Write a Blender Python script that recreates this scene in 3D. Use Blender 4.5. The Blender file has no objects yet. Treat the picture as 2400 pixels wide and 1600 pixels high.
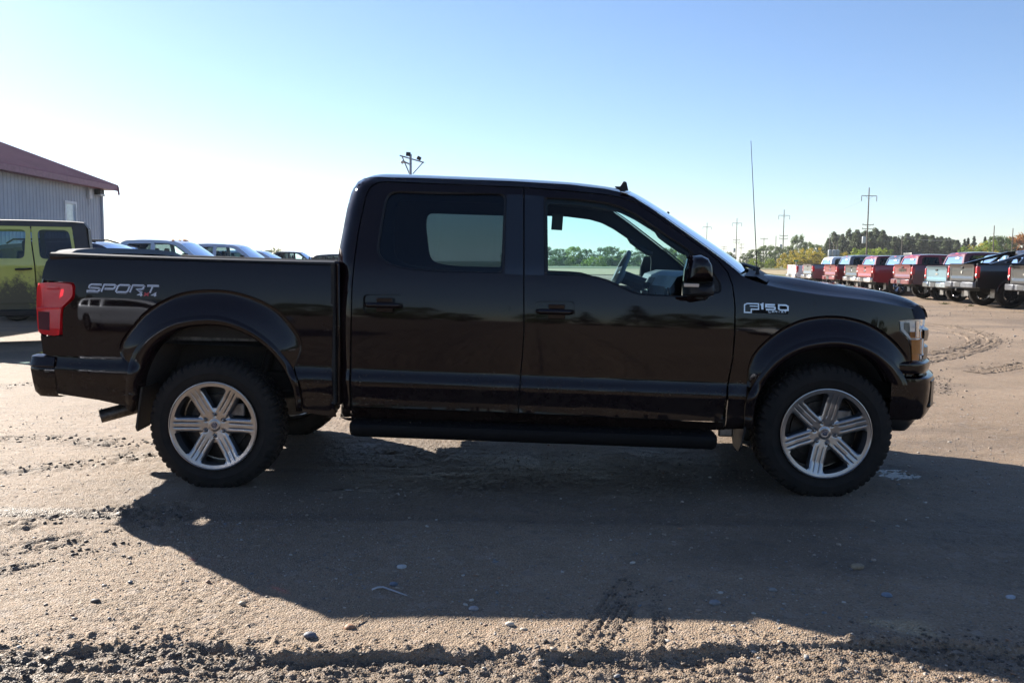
import bpy, bmesh, math, random
import numpy as np
from mathutils import Vector, Matrix
from mathutils.geometry import delaunay_2d_cdt
random.seed(7)
R_ = math.radians
SC = bpy.context.scene
COL = SC.collection
# ------------------------------------------------------------------ camera, sky, sun, exposure
F_PX = 2095.0                               # focal length in pixels of the 2400 px wide photograph
C_POS = np.array([0.11614, -5.2650, 1.39552])
C_FWD = np.array([-0.02770504, 0.99557792, -0.08976103])
C_RGT = np.array([0.99956837, 0.02846965, 0.00724891])
C_UP = np.array([-0.00977232, 0.08952145, 0.99593695])
cam = bpy.data.cameras.new('camera')
cam.sensor_width = 36.0
cam.lens = F_PX / 2400 * 36
cam.clip_start = 0.05
cam.clip_end = 6000
cam_ob = bpy.data.objects.new('camera', cam)
COL.objects.link(cam_ob)
cam_ob.matrix_world = Matrix(((C_RGT[0], C_UP[0], -C_FWD[0], C_POS[0]), (C_RGT[1], C_UP[1], -C_FWD[1], C_POS[1]),
                              (C_RGT[2], C_UP[2], -C_FWD[2], C_POS[2]), (0, 0, 0, 1)))
SC.camera = cam_ob
SUN_DIR = Vector((-1.50, 1.385, 1.0)).normalized()      # towards the sun
SUN_EL = math.asin(SUN_DIR.z)
SUN_AZ = math.atan2(SUN_DIR.x, SUN_DIR.y)              # clockwise from +Y
world = bpy.data.worlds.new('World')
SC.world = world
world.use_nodes = True
wn = world.node_tree
bg = wn.nodes['Background']
sky = wn.nodes.new('ShaderNodeTexSky')
sky.sky_type = 'NISHITA'
sky.sun_disc = False
sky.sun_elevation = SUN_EL
sky.sun_rotation = SUN_AZ
sky.altitude = 600
sky.air_density = 1.0
sky.dust_density = 0.35
sky.ozone_density = 2.5
wb = wn.nodes.new('ShaderNodeMix'); wb.data_type = 'RGBA'; wb.blend_type = 'MULTIPLY'; wb.inputs[0].default_value = 1.0
wb.inputs[7].default_value = (0.955, 0.985, 1.10, 1)         # white balance of the sky light
wn.links.new(sky.outputs[0], wb.inputs[6]); wn.links.new(wb.outputs[2], bg.inputs[0])
bg.inputs[1].default_value = 0.05
sun = bpy.data.lights.new('sun', 'SUN')
sun.energy = 5.0
sun.angle = R_(0.53)
sun.color = (1.0, 0.93, 0.83)
sun_ob = bpy.data.objects.new('sun', sun)
COL.objects.link(sun_ob)
sun_ob.rotation_euler = SUN_DIR.to_track_quat('Z', 'Y').to_euler()
sun_ob.location = (-20, 20, 30)
SC.view_settings.view_transform = 'Standard'
SC.view_settings.look = 'None'
SC.view_settings.exposure = 1.68
SC.view_settings.gamma = 1.0
SC.view_settings.use_curve_mapping = False
SC.cycles.max_bounces = 8
SC.cycles.transparent_max_bounces = 16
SC.cycles.caustics_reflective = False
SC.cycles.caustics_refractive = False
SC.cycles.sample_clamp_indirect = 6.0

# ------------------------------------------------------------------ tracing helpers: a photo pixel put at its real depth
def ray(px, py):
    return C_FWD + C_RGT * ((px - 1200) / F_PX) - C_UP * ((py - 800) / F_PX)
def trace(px, py, Y):
    d = ray(px, py); return C_POS + d * ((Y - C_POS[1]) / d[1])
def ground_pt(px, py, z=0.0):
    d = ray(px, py); return C_POS + d * ((z - C_POS[2]) / d[2])
def at_depth(px, py, dep):
    return C_POS + ray(px, py) * dep

# ------------------------------------------------------------------ materials
MATS = {}
def _mix(nt, a, b, fac, mode='MIX'):
    m = nt.nodes.new('ShaderNodeMix'); m.data_type = 'RGBA'; m.blend_type = mode
    for sock, v in ((m.inputs[0], fac), (m.inputs[6], a), (m.inputs[7], b)):
        if hasattr(v, 'is_output'): nt.links.new(v, sock)
        else: sock.default_value = v if not isinstance(v, tuple) else (*v[:3], 1)
    return m.outputs[2]
def _noise(nt, scale, detail=4, rough=0.6, coord='Object', vec=None, stretch=None):
    n = nt.nodes.new('ShaderNodeTexNoise'); n.inputs['Scale'].default_value = scale
    n.inputs['Detail'].default_value = detail; n.inputs['Roughness'].default_value = rough
    if vec is None:
        tc = nt.nodes.new('ShaderNodeTexCoord'); vec = tc.outputs[coord]
    if stretch:
        mp = nt.nodes.new('ShaderNodeMapping'); mp.inputs['Scale'].default_value = stretch
        nt.links.new(vec, mp.inputs[0]); vec = mp.outputs[0]
    nt.links.new(vec, n.inputs['Vector']); return n.outputs[0]
def _ramp(nt, src, lo, hi, a=0.0, b=1.0):
    m = nt.nodes.new('ShaderNodeMapRange'); m.inputs[1].default_value = lo; m.inputs[2].default_value = hi
    m.inputs[3].default_value = a; m.inputs[4].default_value = b
    nt.links.new(src, m.inputs[0]); return m.outputs[0]
def _bump(nt, src, strength, dist, out):
    b = nt.nodes.new('ShaderNodeBump'); b.inputs['Strength'].default_value = strength; b.inputs['Distance'].default_value = dist
    nt.links.new(src, b.inputs['Height']); nt.links.new(b.outputs[0], out)
def mat(name, col, rough=0.5, metal=0.0, coat=0.0, spec=0.5, var=0.12, vscale=6.0, bump=0.0, bscale=80.0, emit=None, col2=None, dirt=None):
    if name in MATS: return MATS[name]
    m = bpy.data.materials.new(name); m.use_nodes = True; nt = m.node_tree; b = nt.nodes['Principled BSDF']
    b.inputs['Roughness'].default_value = rough; b.inputs['Metallic'].default_value = metal
    b.inputs['Specular IOR Level'].default_value = spec
    b.inputs['Coat Weight'].default_value = coat; b.inputs['Coat Roughness'].default_value = 0.025
    n = _noise(nt, vscale)
    c2 = col2 or tuple(c * (1 - var * 2) for c in col)
    c = _mix(nt, tuple(min(1, x * (1 + var)) for x in col) if not col2 else col, c2, _ramp(nt, n, .3, .7))
    if dirt:                                             # (colour, height in metres, amount): splashed mud low on the thing
        tc = nt.nodes.new('ShaderNodeTexCoord'); sp = nt.nodes.new('ShaderNodeSeparateXYZ'); nt.links.new(tc.outputs['Object'], sp.inputs[0])
        hz = _ramp(nt, sp.outputs[2], dirt[1] * .35, dirt[1], 0.75, 0.0)
        n2 = _noise(nt, 26, 6, .75); n3 = _noise(nt, 3.2, 3, .5)
        ad = nt.nodes.new('ShaderNodeMath'); ad.operation = 'ADD'; nt.links.new(n2, ad.inputs[0]); nt.links.new(hz, ad.inputs[1])
        ad2 = nt.nodes.new('ShaderNodeMath'); ad2.operation = 'ADD'; nt.links.new(ad.outputs[0], ad2.inputs[0]); nt.links.new(_ramp(nt, n3, .3, .7, -.15, .2), ad2.inputs[1])
        fac = _ramp(nt, ad2.outputs[0], .68, .95, 0, dirt[2])
        c = _mix(nt, c, dirt[0], fac)
        nt.links.new(_ramp(nt, fac, 0, 1, rough, .85), b.inputs['Roughness'])
        nt.links.new(_ramp(nt, fac, 0, .8, coat, 0.0), b.inputs['Coat Weight'])
    nt.links.new(c, b.inputs['Base Color'])
    if bump: _bump(nt, _noise(nt, bscale, 5, .65), bump, .004, b.inputs['Normal'])
    if emit:
        b.inputs['Emission Color'].default_value = (*emit[:3], 1); b.inputs['Emission Strength'].default_value = emit[3]
    MATS[name] = m; return m
def glass(name, tint, refl=1.0, rough=0.0, body=None):
    """thin sheet glass: tinted transmission plus a Fresnel reflection"""
    if name in MATS: return MATS[name]
    m = bpy.data.materials.new(name); m.use_nodes = True; nt = m.node_tree; nt.nodes.remove(nt.nodes['Principled BSDF'])
    out = nt.nodes['Material Output']; t = nt.nodes.new('ShaderNodeBsdfTransparent'); t.inputs[0].default_value = (*tint, 1)
    g = nt.nodes.new('ShaderNodeBsdfGlossy'); g.inputs['Roughness'].default_value = rough; g.inputs[0].default_value = (.9, .95, 1, 1)
    fr = nt.nodes.new('ShaderNodeFresnel'); fr.inputs[0].default_value = 1.45
    src = t.outputs[0]
    if body:                                             # a cast colour in the sheet (lamp lenses)
        d = nt.nodes.new('ShaderNodeBsdfDiffuse'); d.inputs[0].default_value = (*body[:3], 1)
        tr = nt.nodes.new('ShaderNodeBsdfTranslucent'); tr.inputs[0].default_value = (*body[:3], 1)
        mx0 = nt.nodes.new('ShaderNodeMixShader'); mx0.inputs[0].default_value = .5
        nt.links.new(d.outputs[0], mx0.inputs[1]); nt.links.new(tr.outputs[0], mx0.inputs[2])
        mx1 = nt.nodes.new('ShaderNodeMixShader'); mx1.inputs[0].default_value = body[3]
        nt.links.new(src, mx1.inputs[1]); nt.links.new(mx0.outputs[0], mx1.inputs[2]); src = mx1.outputs[0]
    mx = nt.nodes.new('ShaderNodeMixShader'); mu = nt.nodes.new('ShaderNodeMath'); mu.operation = 'MULTIPLY'; mu.inputs[1].default_value = refl
    nt.links.new(fr.outputs[0], mu.inputs[0]); nt.links.new(mu.outputs[0], mx.inputs[0])
    nt.links.new(src, mx.inputs[1]); nt.links.new(g.outputs[0], mx.inputs[2]); nt.links.new(mx.outputs[0], out.inputs[0])
    MATS[name] = m; return m
def paint(name, col, rough=0.32, metal=0.25, dirt=None):
    return mat(name, col, rough, metal, coat=1.0, var=.05, vscale=2.5, dirt=dirt)

MUD = (.085, .068, .05)
M_PAINT = mat('black_cherry_paint', (.0075, .0036, .0046), .45, .0, coat=.78, spec=.0, var=.05, vscale=1.5, dirt=((.045, .036, .028), .80, .22))
M_PAINT.node_tree.nodes['Principled BSDF'].inputs['Coat IOR'].default_value = 1.45
M_PAINT.node_tree.nodes['Principled BSDF'].inputs['Coat Roughness'].default_value = .045
_bump(M_PAINT.node_tree, _noise(M_PAINT.node_tree, 1.7, 2, .5), .05, .02, M_PAINT.node_tree.nodes['Principled BSDF'].inputs['Coat Normal'])
M_TRIM = mat('black_trim', (.009, .009, .010), .5, spec=.3, bump=.05, bscale=400)
M_PIANO = mat('gloss_black', (.006, .006, .007), .12, coat=.6)
M_RUB = mat('tyre_rubber', (.010, .0098, .0095), .85, spec=.25, bump=.25, bscale=160, col2=(.021, .018, .016), vscale=14)
M_GLS = glass('clear_glass', (.72, .90, .92), 1.0)
M_TINT = glass('tinted_glass', (.72, .91, .93), .6)
M_PRIV = glass('privacy_glass', (.17, .225, .25), .9)
M_RIM = mat('machined_alloy', (.36, .35, .345), .28, .9, bump=.02, var=.06, vscale=20)
M_POCK = mat('grey_alloy_paint', (.15, .155, .17), .38, .7)
M_CHR = mat('chrome', (.75, .76, .78), .12, 1.0, var=.05)
M_STEEL = mat('worn_steel', (.20, .19, .18), .42, .85, var=.25, vscale=25, bump=.1)
M_RED = glass('red_lens', (.95, .05, .06), 1.0, .02, (.95, .018, .035, .88))
M_REDIN = mat('red_reflector', (.80, .015, .025), .35, coat=.5)
M_SMOKE = mat('smoked_lens', (.075, .010, .020), .35, spec=.2)
M_LENS = glass('lamp_lens', (.93, .96, .98), 1.0)
M_AMBER = mat('amber_reflector', (.85, .27, .04), .25, coat=.8)
M_REFL = mat('lamp_reflector', (.78, .82, .86), .25, .5)
M_DECAL = mat('silver_decal', (.56, .60, .68), .45, .1)
M_DECALW = mat('pale_badge', (.55, .60, .66), .25, .55)
M_DECALR = mat('red_decal', (.45, .03, .04), .4)
M_INT = mat('dark_interior', (.020, .021, .024), .7, bump=.1, bscale=300)
M_INT2 = mat('grey_interior', (.19, .20, .215), .62, bump=.1, bscale=300)
M_UND = mat('underbody', (.013, .012, .011), .8, bump=.3)
M_LINER = mat('wheel_liner', (.020, .019, .018), .85, bump=.4, bscale=60, col2=(.035, .031, .027))
M_BLUE = mat('blue_emblem', (.012, .018, .06), .2, coat=1)
M_WHITE = mat('white_print', (.8, .8, .8), .5)

# ------------------------------------------------------------------ mesh helpers
class MB:
    """collects vertices and faces for ONE mesh object"""
    def __init__(s): s.v = []; s.f = []
    def add(s, vs, fs):
        k = len(s.v); s.v += [tuple(map(float, p)) for p in vs]; s.f += [tuple(i + k for i in f) for f in fs]; return s
    def box(s, c, d, rot=None):
        cx, cy, cz = c; x, y, z = (q / 2 for q in d)
        vs = [Vector(p) for p in ((-x, -y, -z), (x, -y, -z), (x, y, -z), (-x, y, -z), (-x, -y, z), (x, -y, z), (x, y, z), (-x, y, z))]
        if rot is not None: vs = [rot @ p for p in vs]
        return s.add([p + Vector(c) for p in vs], [(0, 3, 2, 1), (4, 5, 6, 7), (0, 1, 5, 4), (1, 2, 6, 5), (2, 3, 7, 6), (3, 0, 4, 7)])
    def tube(s, pts, r, n=8, cap=True):
        pts = [Vector(p) for p in pts]; rs = r if isinstance(r, (list, tuple)) else [r] * len(pts); k = len(s.v); fs = []; up = None
        for i, p in enumerate(pts):
            t = (pts[min(i + 1, len(pts) - 1)] - pts[max(i - 1, 0)]).normalized()
            a = t.orthogonal().normalized() if up is None else (up - t * up.dot(t)).normalized()
            up = a; b = t.cross(a)
            for j in range(n):
                q = 2 * math.pi * j / n; s.v.append(tuple(p + (a * math.cos(q) + b * math.sin(q)) * rs[i]))
        for i in range(len(pts) - 1):
            for j in range(n):
                j2 = (j + 1) % n; fs.append((k + i * n + j, k + i * n + j2, k + (i + 1) * n + j2, k + (i + 1) * n + j))
        if cap:
            fs.append(tuple(k + j for j in range(n))[::-1]); fs.append(tuple(k + (len(pts) - 1) * n + j for j in range(n)))
        s.f += fs; return s
    def lathe(s, prof, n=32, c=(0, 0, 0), axis='y', fn=None):
        """prof: (radius, along-axis) pairs"""
        k = len(s.v); m = len(prof)
        for j in range(n):
            q = 2 * math.pi * j / n
            for i, (r, a) in enumerate(prof):
                if fn: r, a = fn(r, a, q, i)
                if axis == 'y': p = (r * math.cos(q), a, r * math.sin(q))
                elif axis == 'z': p = (r * math.cos(q), r * math.sin(q), a)
                else: p = (a, r * math.cos(q), r * math.sin(q))
                s.v.append((p[0] + c[0], p[1] + c[1], p[2] + c[2]))
        for j in range(n):
            j2 = (j + 1) % n
            for i in range(m - 1): s.f.append((k + j * m + i, k + j * m + i + 1, k + j2 * m + i + 1, k + j2 * m + i))
        return s
    def grid(s, rows):
        k = len(s.v); n = len(rows[0])
        for r in rows: s.v += [tuple(map(float, p)) for p in r]
        for i in range(len(rows) - 1):
            for j in range(n - 1): s.f.append((k + i * n + j, k + i * n + j + 1, k + (i + 1) * n + j + 1, k + (i + 1) * n + j))
        return s
    def prism(s, poly, a, b):
        """poly: 3D polygon; extruded by vector from a*dir to b*dir given as two offset vectors"""
        n = len(poly); A = [Vector(p) + Vector(a) for p in poly]; B = [Vector(p) + Vector(b) for p in poly]
        return s.add(A + B, [tuple(range(n))[::-1], tuple(range(n, 2 * n))] + [(i, (i + 1) % n, n + (i + 1) % n, n + i) for i in range(n)])
    def mirror(s, y0):
        o = MB(); o.v = [(x, 2 * y0 - y, z) for x, y, z in s.v]; o.f = [f[::-1] for f in s.f]; return o
    def mesh(s, name, material, sharp=35, smooth=True):
        me = bpy.data.meshes.new(name); me.from_pydata(s.v, [], s.f); me.update()
        if material: me.materials.append(material)
        if smooth:
            me.polygons.foreach_set('use_smooth', [True] * len(me.polygons)); me.set_sharp_from_angle(angle=R_(sharp))
        return me
def link(name, me, parent=None, loc=None, rot=None, bevel=0.0, seg=2):
    o = bpy.data.objects.new(name, me); COL.objects.link(o)
    if parent is not None: o.parent = parent
    if loc is not None: o.location = loc
    if rot is not None: o.rotation_euler = rot
    if bevel:
        md = o.modifiers.new('bevel', 'BEVEL'); md.width = bevel; md.segments = seg; md.limit_method = 'ANGLE'; md.angle_limit = R_(40)
        md.harden_normals = False
    return o
def put(name, mb, material, parent=None, bevel=0.0, sharp=35, smooth=True, loc=None, rot=None, seg=2):
    return link(name, mb.mesh(name, material, sharp, smooth), parent, loc, rot, bevel, seg)
def thing(name, label, cat, loc=(0, 0, 0), rz=0.0, group=None):
    o = bpy.data.objects.new(name, None); COL.objects.link(o); o.location = loc; o.rotation_euler = (0, 0, rz); o.empty_display_size = .2
    tag(o, label, cat, group); return o
def tag(o, label=None, cat=None, group=None, kind=None):
    if label: o['label'] = label
    if cat: o['category'] = cat
    if group: o['group'] = group
    if kind: o['kind'] = kind
    return o
def empty(name, parent, loc=(0, 0, 0), rot=(0, 0, 0)):
    o = bpy.data.objects.new(name, None); COL.objects.link(o); o.parent = parent; o.location = loc; o.rotation_euler = rot
    o.empty_display_size = .1; return o

def resample(pl, step):
    """polyline of 2D/3D points, resampled by a smooth (Catmull-Rom-free, chordal) subdivision"""
    out = []
    for a, b in zip(pl[:-1], pl[1:]):
        a = np.array(a, float); b = np.array(b, float); n = max(1, int(np.linalg.norm(b - a) / step))
        for i in range(n): out.append(a + (b - a) * i / n)
    out.append(np.array(pl[-1], float)); return out
def smooth_line(pl, n, it=1):
    """n points evenly along the polyline, Catmull-Rom smoothed"""
    P = [np.array(p, float) for p in pl]; dense = []
    Q = [2 * P[0] - P[1]] + P + [2 * P[-1] - P[-2]]
    for i in range(1, len(Q) - 2):
        for k in range(12):
            t = k / 12; a, b, c, d = Q[i - 1], Q[i], Q[i + 1], Q[i + 2]
            dense.append(.5 * (2 * b + (c - a) * t + (2 * a - 5 * b + 4 * c - d) * t * t + (3 * b - a - 3 * c + d) * t ** 3))
    dense.append(P[-1]); D = np.array(dense); L = np.concatenate([[0], np.cumsum(np.linalg.norm(np.diff(D, axis=0), axis=1))])
    s = np.linspace(0, L[-1], n)
    return np.stack([np.interp(s, L, D[:, k]) for k in range(D.shape[1])], 1)
def in_poly(pts, poly):
    poly = np.asarray(poly, float); x, y = pts[:, 0], pts[:, 1]; ins = np.zeros(len(pts), bool); j = len(poly) - 1
    for i in range(len(poly)):
        xi, yi = poly[i]; xj, yj = poly[j]
        c = ((yi > y) != (yj > y)) & (x < (xj - xi) * (y - yi) / ((yj - yi) or 1e-12) + xi); ins ^= c; j = i
    return ins
def seg_dist(pts, poly):
    poly = np.asarray(poly, float); d = np.full(len(pts), 1e9)
    for a, b in zip(poly, np.roll(poly, -1, 0)):
        ab = b - a; t = np.clip(((pts - a) @ ab) / max(ab @ ab, 1e-12), 0, 1)
        d = np.minimum(d, np.linalg.norm(pts - a - t[:, None] * ab, axis=1))
    return d
def sheet(outline, holes, surf, res, skirt=None, edge_res=None, pts=None):
    """triangulated sheet bounded by 2D outline with holes; surf maps (n,2) array to (n,3); skirt = vector folded back along every edge"""
    er = edge_res or res
    loops = [np.array(resample(list(l) + [l[0]], er))[:-1] for l in [outline] + list(holes)]
    vs = []; es = []
    for l in loops:
        k = len(vs); vs += [Vector((p[0], p[1])) for p in l]; es += [(k + i, k + (i + 1) % len(l)) for i in range(len(l))]
    o = loops[0]; x0, z0 = o.min(0); x1, z1 = o.max(0)
    gx = np.arange(x0 + res * .5, x1, res); gz = np.arange(z0 + res * .5, z1, res)
    if len(gx) and len(gz):
        g = np.stack(np.meshgrid(gx, gz), -1).reshape(-1, 2) if pts is None else np.asarray(pts); m = in_poly(g, o)
        for h in loops[1:]: m &= ~in_poly(g, h)
        g = g[m]
        if len(g):
            dd = np.full(len(g), 1e9)
            for l in loops: dd = np.minimum(dd, seg_dist(g, l))
            vs += [Vector(p) for p in g[dd > res * (.45 if pts is None else .15)]]
    r = delaunay_2d_cdt(vs, es, [], 0, 1e-7)
    V2 = np.array([(p.x, p.y) for p in r[0]]); F = np.array([f for f in r[2] if len(f) == 3])
    cen = V2[F].mean(1); m = in_poly(cen, o)
    for h in loops[1:]: m &= ~in_poly(cen, h)
    F = F[m]; V3 = surf(V2); mb = MB(); mb.add(V3, [tuple(f) for f in F.tolist()])
    if skirt is not None:
        for li, l in enumerate(loops):
            P = surf(l); Q = P + np.array(skirt); n = len(l); k = len(mb.v); mb.v += [tuple(p) for p in P] + [tuple(p) for p in Q]
            for i in range(n): mb.f.append((k + i, k + (i + 1) % n, k + n + (i + 1) % n, k + n + i))
    return mb
def round_corners(pl, r, n=5):
    P = [np.array(p, float) for p in pl]; out = []
    for a, b, c in zip(P[-1:] + P[:-1], P, P[1:] + P[:1]):
        la, lc = np.linalg.norm(a - b), np.linalg.norm(c - b); p = b + (a - b) * min(r, la * .48) / la; q = b + (c - b) * min(r, lc * .48) / lc
        for i in range(n + 1): t = i / n; out.append(tuple(p * (1 - t) ** 2 + b * 2 * t * (1 - t) + q * t * t))
    return out
def chaikin(pl, it=2):
    P = [np.array(p, float) for p in pl]
    for _ in range(it): P = [q for a, b in zip(P, P[1:] + P[:1]) for q in (a * .75 + b * .25, a * .25 + b * .75)]
    return [tuple(p) for p in P]
def arc(cx, cz, r, a0, a1, n):
    return [(cx + r * math.cos(R_(a0 + (a1 - a0) * i / n)), cz + r * math.sin(R_(a0 + (a1 - a0) * i / n))) for i in range(n + 1)]
def rrect(x0, z0, x1, z1, r, n=4):
    return arc(x1 - r, z1 - r, r, 0, 90, n) + arc(x0 + r, z1 - r, r, 90, 180, n) + arc(x0 + r, z0 + r, r, 180, 270, n) + arc(x1 - r, z0 + r, r, 270, 360, n)

# value noise on numpy arrays
def vnoise(x, y, seed=0):
    ix = np.floor(x).astype(np.int64); iy = np.floor(y).astype(np.int64); fx = x - ix; fy = y - iy
    fx = fx * fx * fx * (fx * (fx * 6 - 15) + 10); fy = fy * fy * fy * (fy * (fy * 6 - 15) + 10)
    def h(a, b):
        n = (a * 374761393 + b * 668265263 + seed * 974634777) & 0xffffffff
        n = ((n ^ (n >> 13)) * 1274126177) & 0xffffffff
        return ((n ^ (n >> 16)) & 0xffff) / 65535.0
    return (h(ix, iy) * (1 - fx) + h(ix + 1, iy) * fx) * (1 - fy) + (h(ix, iy + 1) * (1 - fx) + h(ix + 1, iy + 1) * fx) * fy
def fbm(x, y, f, oct=4, seed=0, gain=.5):
    s = 0; a = 1; t = 0
    for o in range(oct): s = s + a * vnoise(x * f, y * f, seed + o * 17); t += a; a *= gain; f *= 2.03
    return s / t

# ------------------------------------------------------------------ the ground: one sheet, fine near the camera, out to the horizon
LEDGE = np.array([ground_pt(x, y)[:2] for x, y in ((-400, 1530), (0, 1527), (150, 1522), (300, 1511), (480, 1506), (560, 1524), (700, 1531), (900, 1531), (1100, 1531),
                  (1200, 1519), (1340, 1530), (1450, 1524), (1520, 1530), (1700, 1513), (1840, 1506), (2000, 1500), (2100, 1494), (2250, 1508), (2400, 1516), (2800, 1520))])
TRACKS = []
def track(pts, w, amp, ribs=18.0, ang=0.6):
    TRACKS.append((np.array([ground_pt(*p)[:2] for p in pts]), w, amp, ribs, ang))
track([(2150, 848), (2230, 835), (2290, 820), (2325, 806), (2328, 792), (2296, 779), (2240, 766), (2205, 760)], .30, .022, 9)
track([(2150, 832), (2215, 822), (2265, 811), (2285, 799), (2270, 786), (2230, 777)], .26, .018, 9)
track([(2290, 868), (2340, 862), (2400, 852), (2500, 845)], .45, .022, 6)
track([(2185, 880), (2205, 900), (2210, 925)], .20, .012, 10)
track([(0, 908), (160, 893), (290, 890)], .22, .015, 7)
track([(-40, 1032), (120, 1030), (250, 1040), (345, 1042)], .20, .016, 9)
track([(-60, 1110), (100, 1095), (230, 1085), (330, 1070)], .20, .015, 8)
track([(60, 1232), (160, 1215), (300, 1196), (420, 1190)], .16, .022, 11)
track([(60, 1290), (190, 1262), (330, 1225), (420, 1210)], .15, .020, 11)
track([(-20, 1345), (140, 1312), (300, 1270)], .07, .012, 14)
track([(1345, 1530), (1382, 1480), (1420, 1425), (1470, 1360)], .045, .016, 22)
track([(1398, 1532), (1432, 1480), (1458, 1440), (1490, 1380)], .045, .016, 22)
track([(1545, 1525), (1552, 1480), (1545, 1440), (1530, 1380)], .04, .013, 22)
track([(1480, 1460), (1468, 1440)], .03, .012, 22)
def pl_dist(x, y, P):
    d = np.full(x.shape, 1e9); s = np.zeros(x.shape); acc = 0.0
    for a, b in zip(P[:-1], P[1:]):
        ab = b - a; L = np.linalg.norm(ab); t = np.clip(((x - a[0]) * ab[0] + (y - a[1]) * ab[1]) / (L * L), 0, 1)
        dd = np.hypot(x - a[0] - t * ab[0], y - a[1] - t * ab[1]); m = dd < d; d = np.where(m, dd, d); s = np.where(m, acc + t * L, s); acc += L
    return d, s
PUDDLES = [(*ground_pt(2112, 1112)[:2], .17, .075), (*ground_pt(2065, 1095)[:2], .20, .06), (*ground_pt(806, 1144)[:2], .09, .016), (*ground_pt(760, 1150)[:2], .06, .012),
           (*ground_pt(930, 1092)[:2], .12, .014), (*ground_pt(884, 1037)[:2], .16, .03), (*ground_pt(1586, 1226)[:2], .08, .012), (*ground_pt(905, 1062)[:2], .1, .016)]
PUD_Z = -0.0085
def ground_fn(x, y):
    """height in metres and a mask of wetness and painted shade 0..1"""
    near = np.clip((14 - np.hypot(x, y + 1)) / 10, 0, 1)
    h = .030 * (fbm(x, y, .33, 3, 3) - .5) + .012 * (fbm(x + 9, y, 1.6, 3, 5) - .5)
    h = h + near * (.0085 * (fbm(x, y * 1.25, 9, 4, 8, .6) - .5) + .0062 * (fbm(x, y, 48, 3, 11, .75) - .5))
    grav = fbm(x, y, .8, 3, 23)
    h = h + near * np.clip(grav - .40, 0, .3) * .045 * (fbm(x, y, 42, 2, 31, .8) - .45)
    # streaks of old tracks along the lot, running mostly left-right
    h = h + near * .013 * (fbm(x * .5 + y * .12, y * 6.0, 1.7, 4, 37, .6) - .5) * np.clip((-x + 2) / 4, .25, 1)
    wet = np.clip((fbm(x * .6, y * 1.4, .7, 3, 41) - .52) * 4, 0, 1) * .55
    yr = np.interp(x, LEDGE[:, 0], LEDGE[:, 1]) + .055 * (fbm(x, x * 0 + 3.3, 4, 2, 51) - .5) + .030 * (fbm(x, y, 16, 3, 53) - .5)
    gate = np.clip((fbm(x, x * 0 + 8.1, 1.6, 2, 57) - .30) * 7, .06, 1) * np.interp(x, [-3, -.1, .02, .14, .16, .9, 1.02, 1.2, 1.3, 2.2, 2.6], [1, 1, .2, .2, 1, 1, .15, .15, 1, 1, .3])
    inside = np.clip((yr - y) / .028, 0, 1); inside = inside * inside * (3 - 2 * inside)              # 1 on the camera side of the ledge
    right = np.clip((x - .5) / 1.6, 0, 1)
    lip = np.exp(-((y - yr - .018) / .028) ** 2) * gate
    h = h + lip * (.005 + .022 * (fbm(x, y, 28, 3, 61, .65) - .42))
    h = h - inside * (.020 * gate + .006) * (1 - .25 * right)
    clod = fbm(x * .6, y * 1.4, 19, 5, 67, .72); clod2 = np.abs(fbm(x, y * 1.5, 26, 3, 71, .6) - .5) * 2
    amp = inside * np.interp(x, [-4, -1.2, -.4, .6, 1.6, 2.4], [1.15, 1.1, .8, .75, .6, .4])
    h = h + amp * (.056 * (clod - .47) - .012 * clod2 + .012 * (fbm(x, y, 70, 2, 77, .6) - .5))
    # grooves scraped along the rut on the right
    h = h + inside * np.clip(x / .5 + .6, 0, 1) * .014 * (np.abs(fbm(x * .22, y + .02 * fbm(x, y, 5, 2, 79), 15, 2, 83) - .5) * 2 - .3)
    wet = np.maximum(wet, inside * np.interp(x, [-4, -1, .2, 2.4], [.95, .85, .5, .25]) * (.55 + .6 * (fbm(x, y, 5, 3, 87) - .3)))
    # crumbs thrown above the ledge
    cr = np.clip(fbm(x, y * 1.2, 30, 2, 91) - .60, 0, .4) * np.exp(-np.clip((y - yr) / .16, 0, 9)) * np.interp(x, [-3, -2, -1.4, -.5, .4, 2.4], [.3, .6, 1.4, .8, .7, .5])
    h = h + cr * .075 * (1 - inside)
    for P, w, a, ribs, ang in TRACKS:
        lo = P.min(0) - w * 3; hi = P.max(0) + w * 3; m = (x > lo[0]) & (x < hi[0]) & (y > lo[1]) & (y < hi[1])
        if not m.any(): continue
        d, s = pl_dist(x[m], y[m], P); prof = np.exp(-(d / w) ** 4); n = fbm(x[m], y[m], 3.1, 2, 97)
        rb = np.sin(2 * math.pi * (s * ribs + d / w * ang)) * .5 + (fbm(x[m], y[m] * 1.6, min(ribs * 1.9, 30), 3, 101) - .5) * 2.2 + np.sin(d / w * 9.0) * .6
        h[m] += prof * a * (.62 * rb - .2) * np.clip((n - .25) * 3.2, .1, 1); wet[m] = np.maximum(wet[m], prof * .34 * np.clip((n - .3) * 3, 0, 1))
    # wet wheel line through the shade and damp ground under the truck, its colour darkened further to deepen the shade
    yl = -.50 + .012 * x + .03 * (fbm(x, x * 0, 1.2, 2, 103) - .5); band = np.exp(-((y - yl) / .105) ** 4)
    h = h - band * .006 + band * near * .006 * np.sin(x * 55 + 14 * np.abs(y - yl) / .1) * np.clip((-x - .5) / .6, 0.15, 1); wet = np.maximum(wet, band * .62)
    un = np.exp(-((x + .05) / 2.3) ** 6 - ((y - .55) / 1.15) ** 4); wet = np.maximum(wet, un * (.68 + .6 * (fbm(x, y, 2.2, 3, 107) - .4)))
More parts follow.
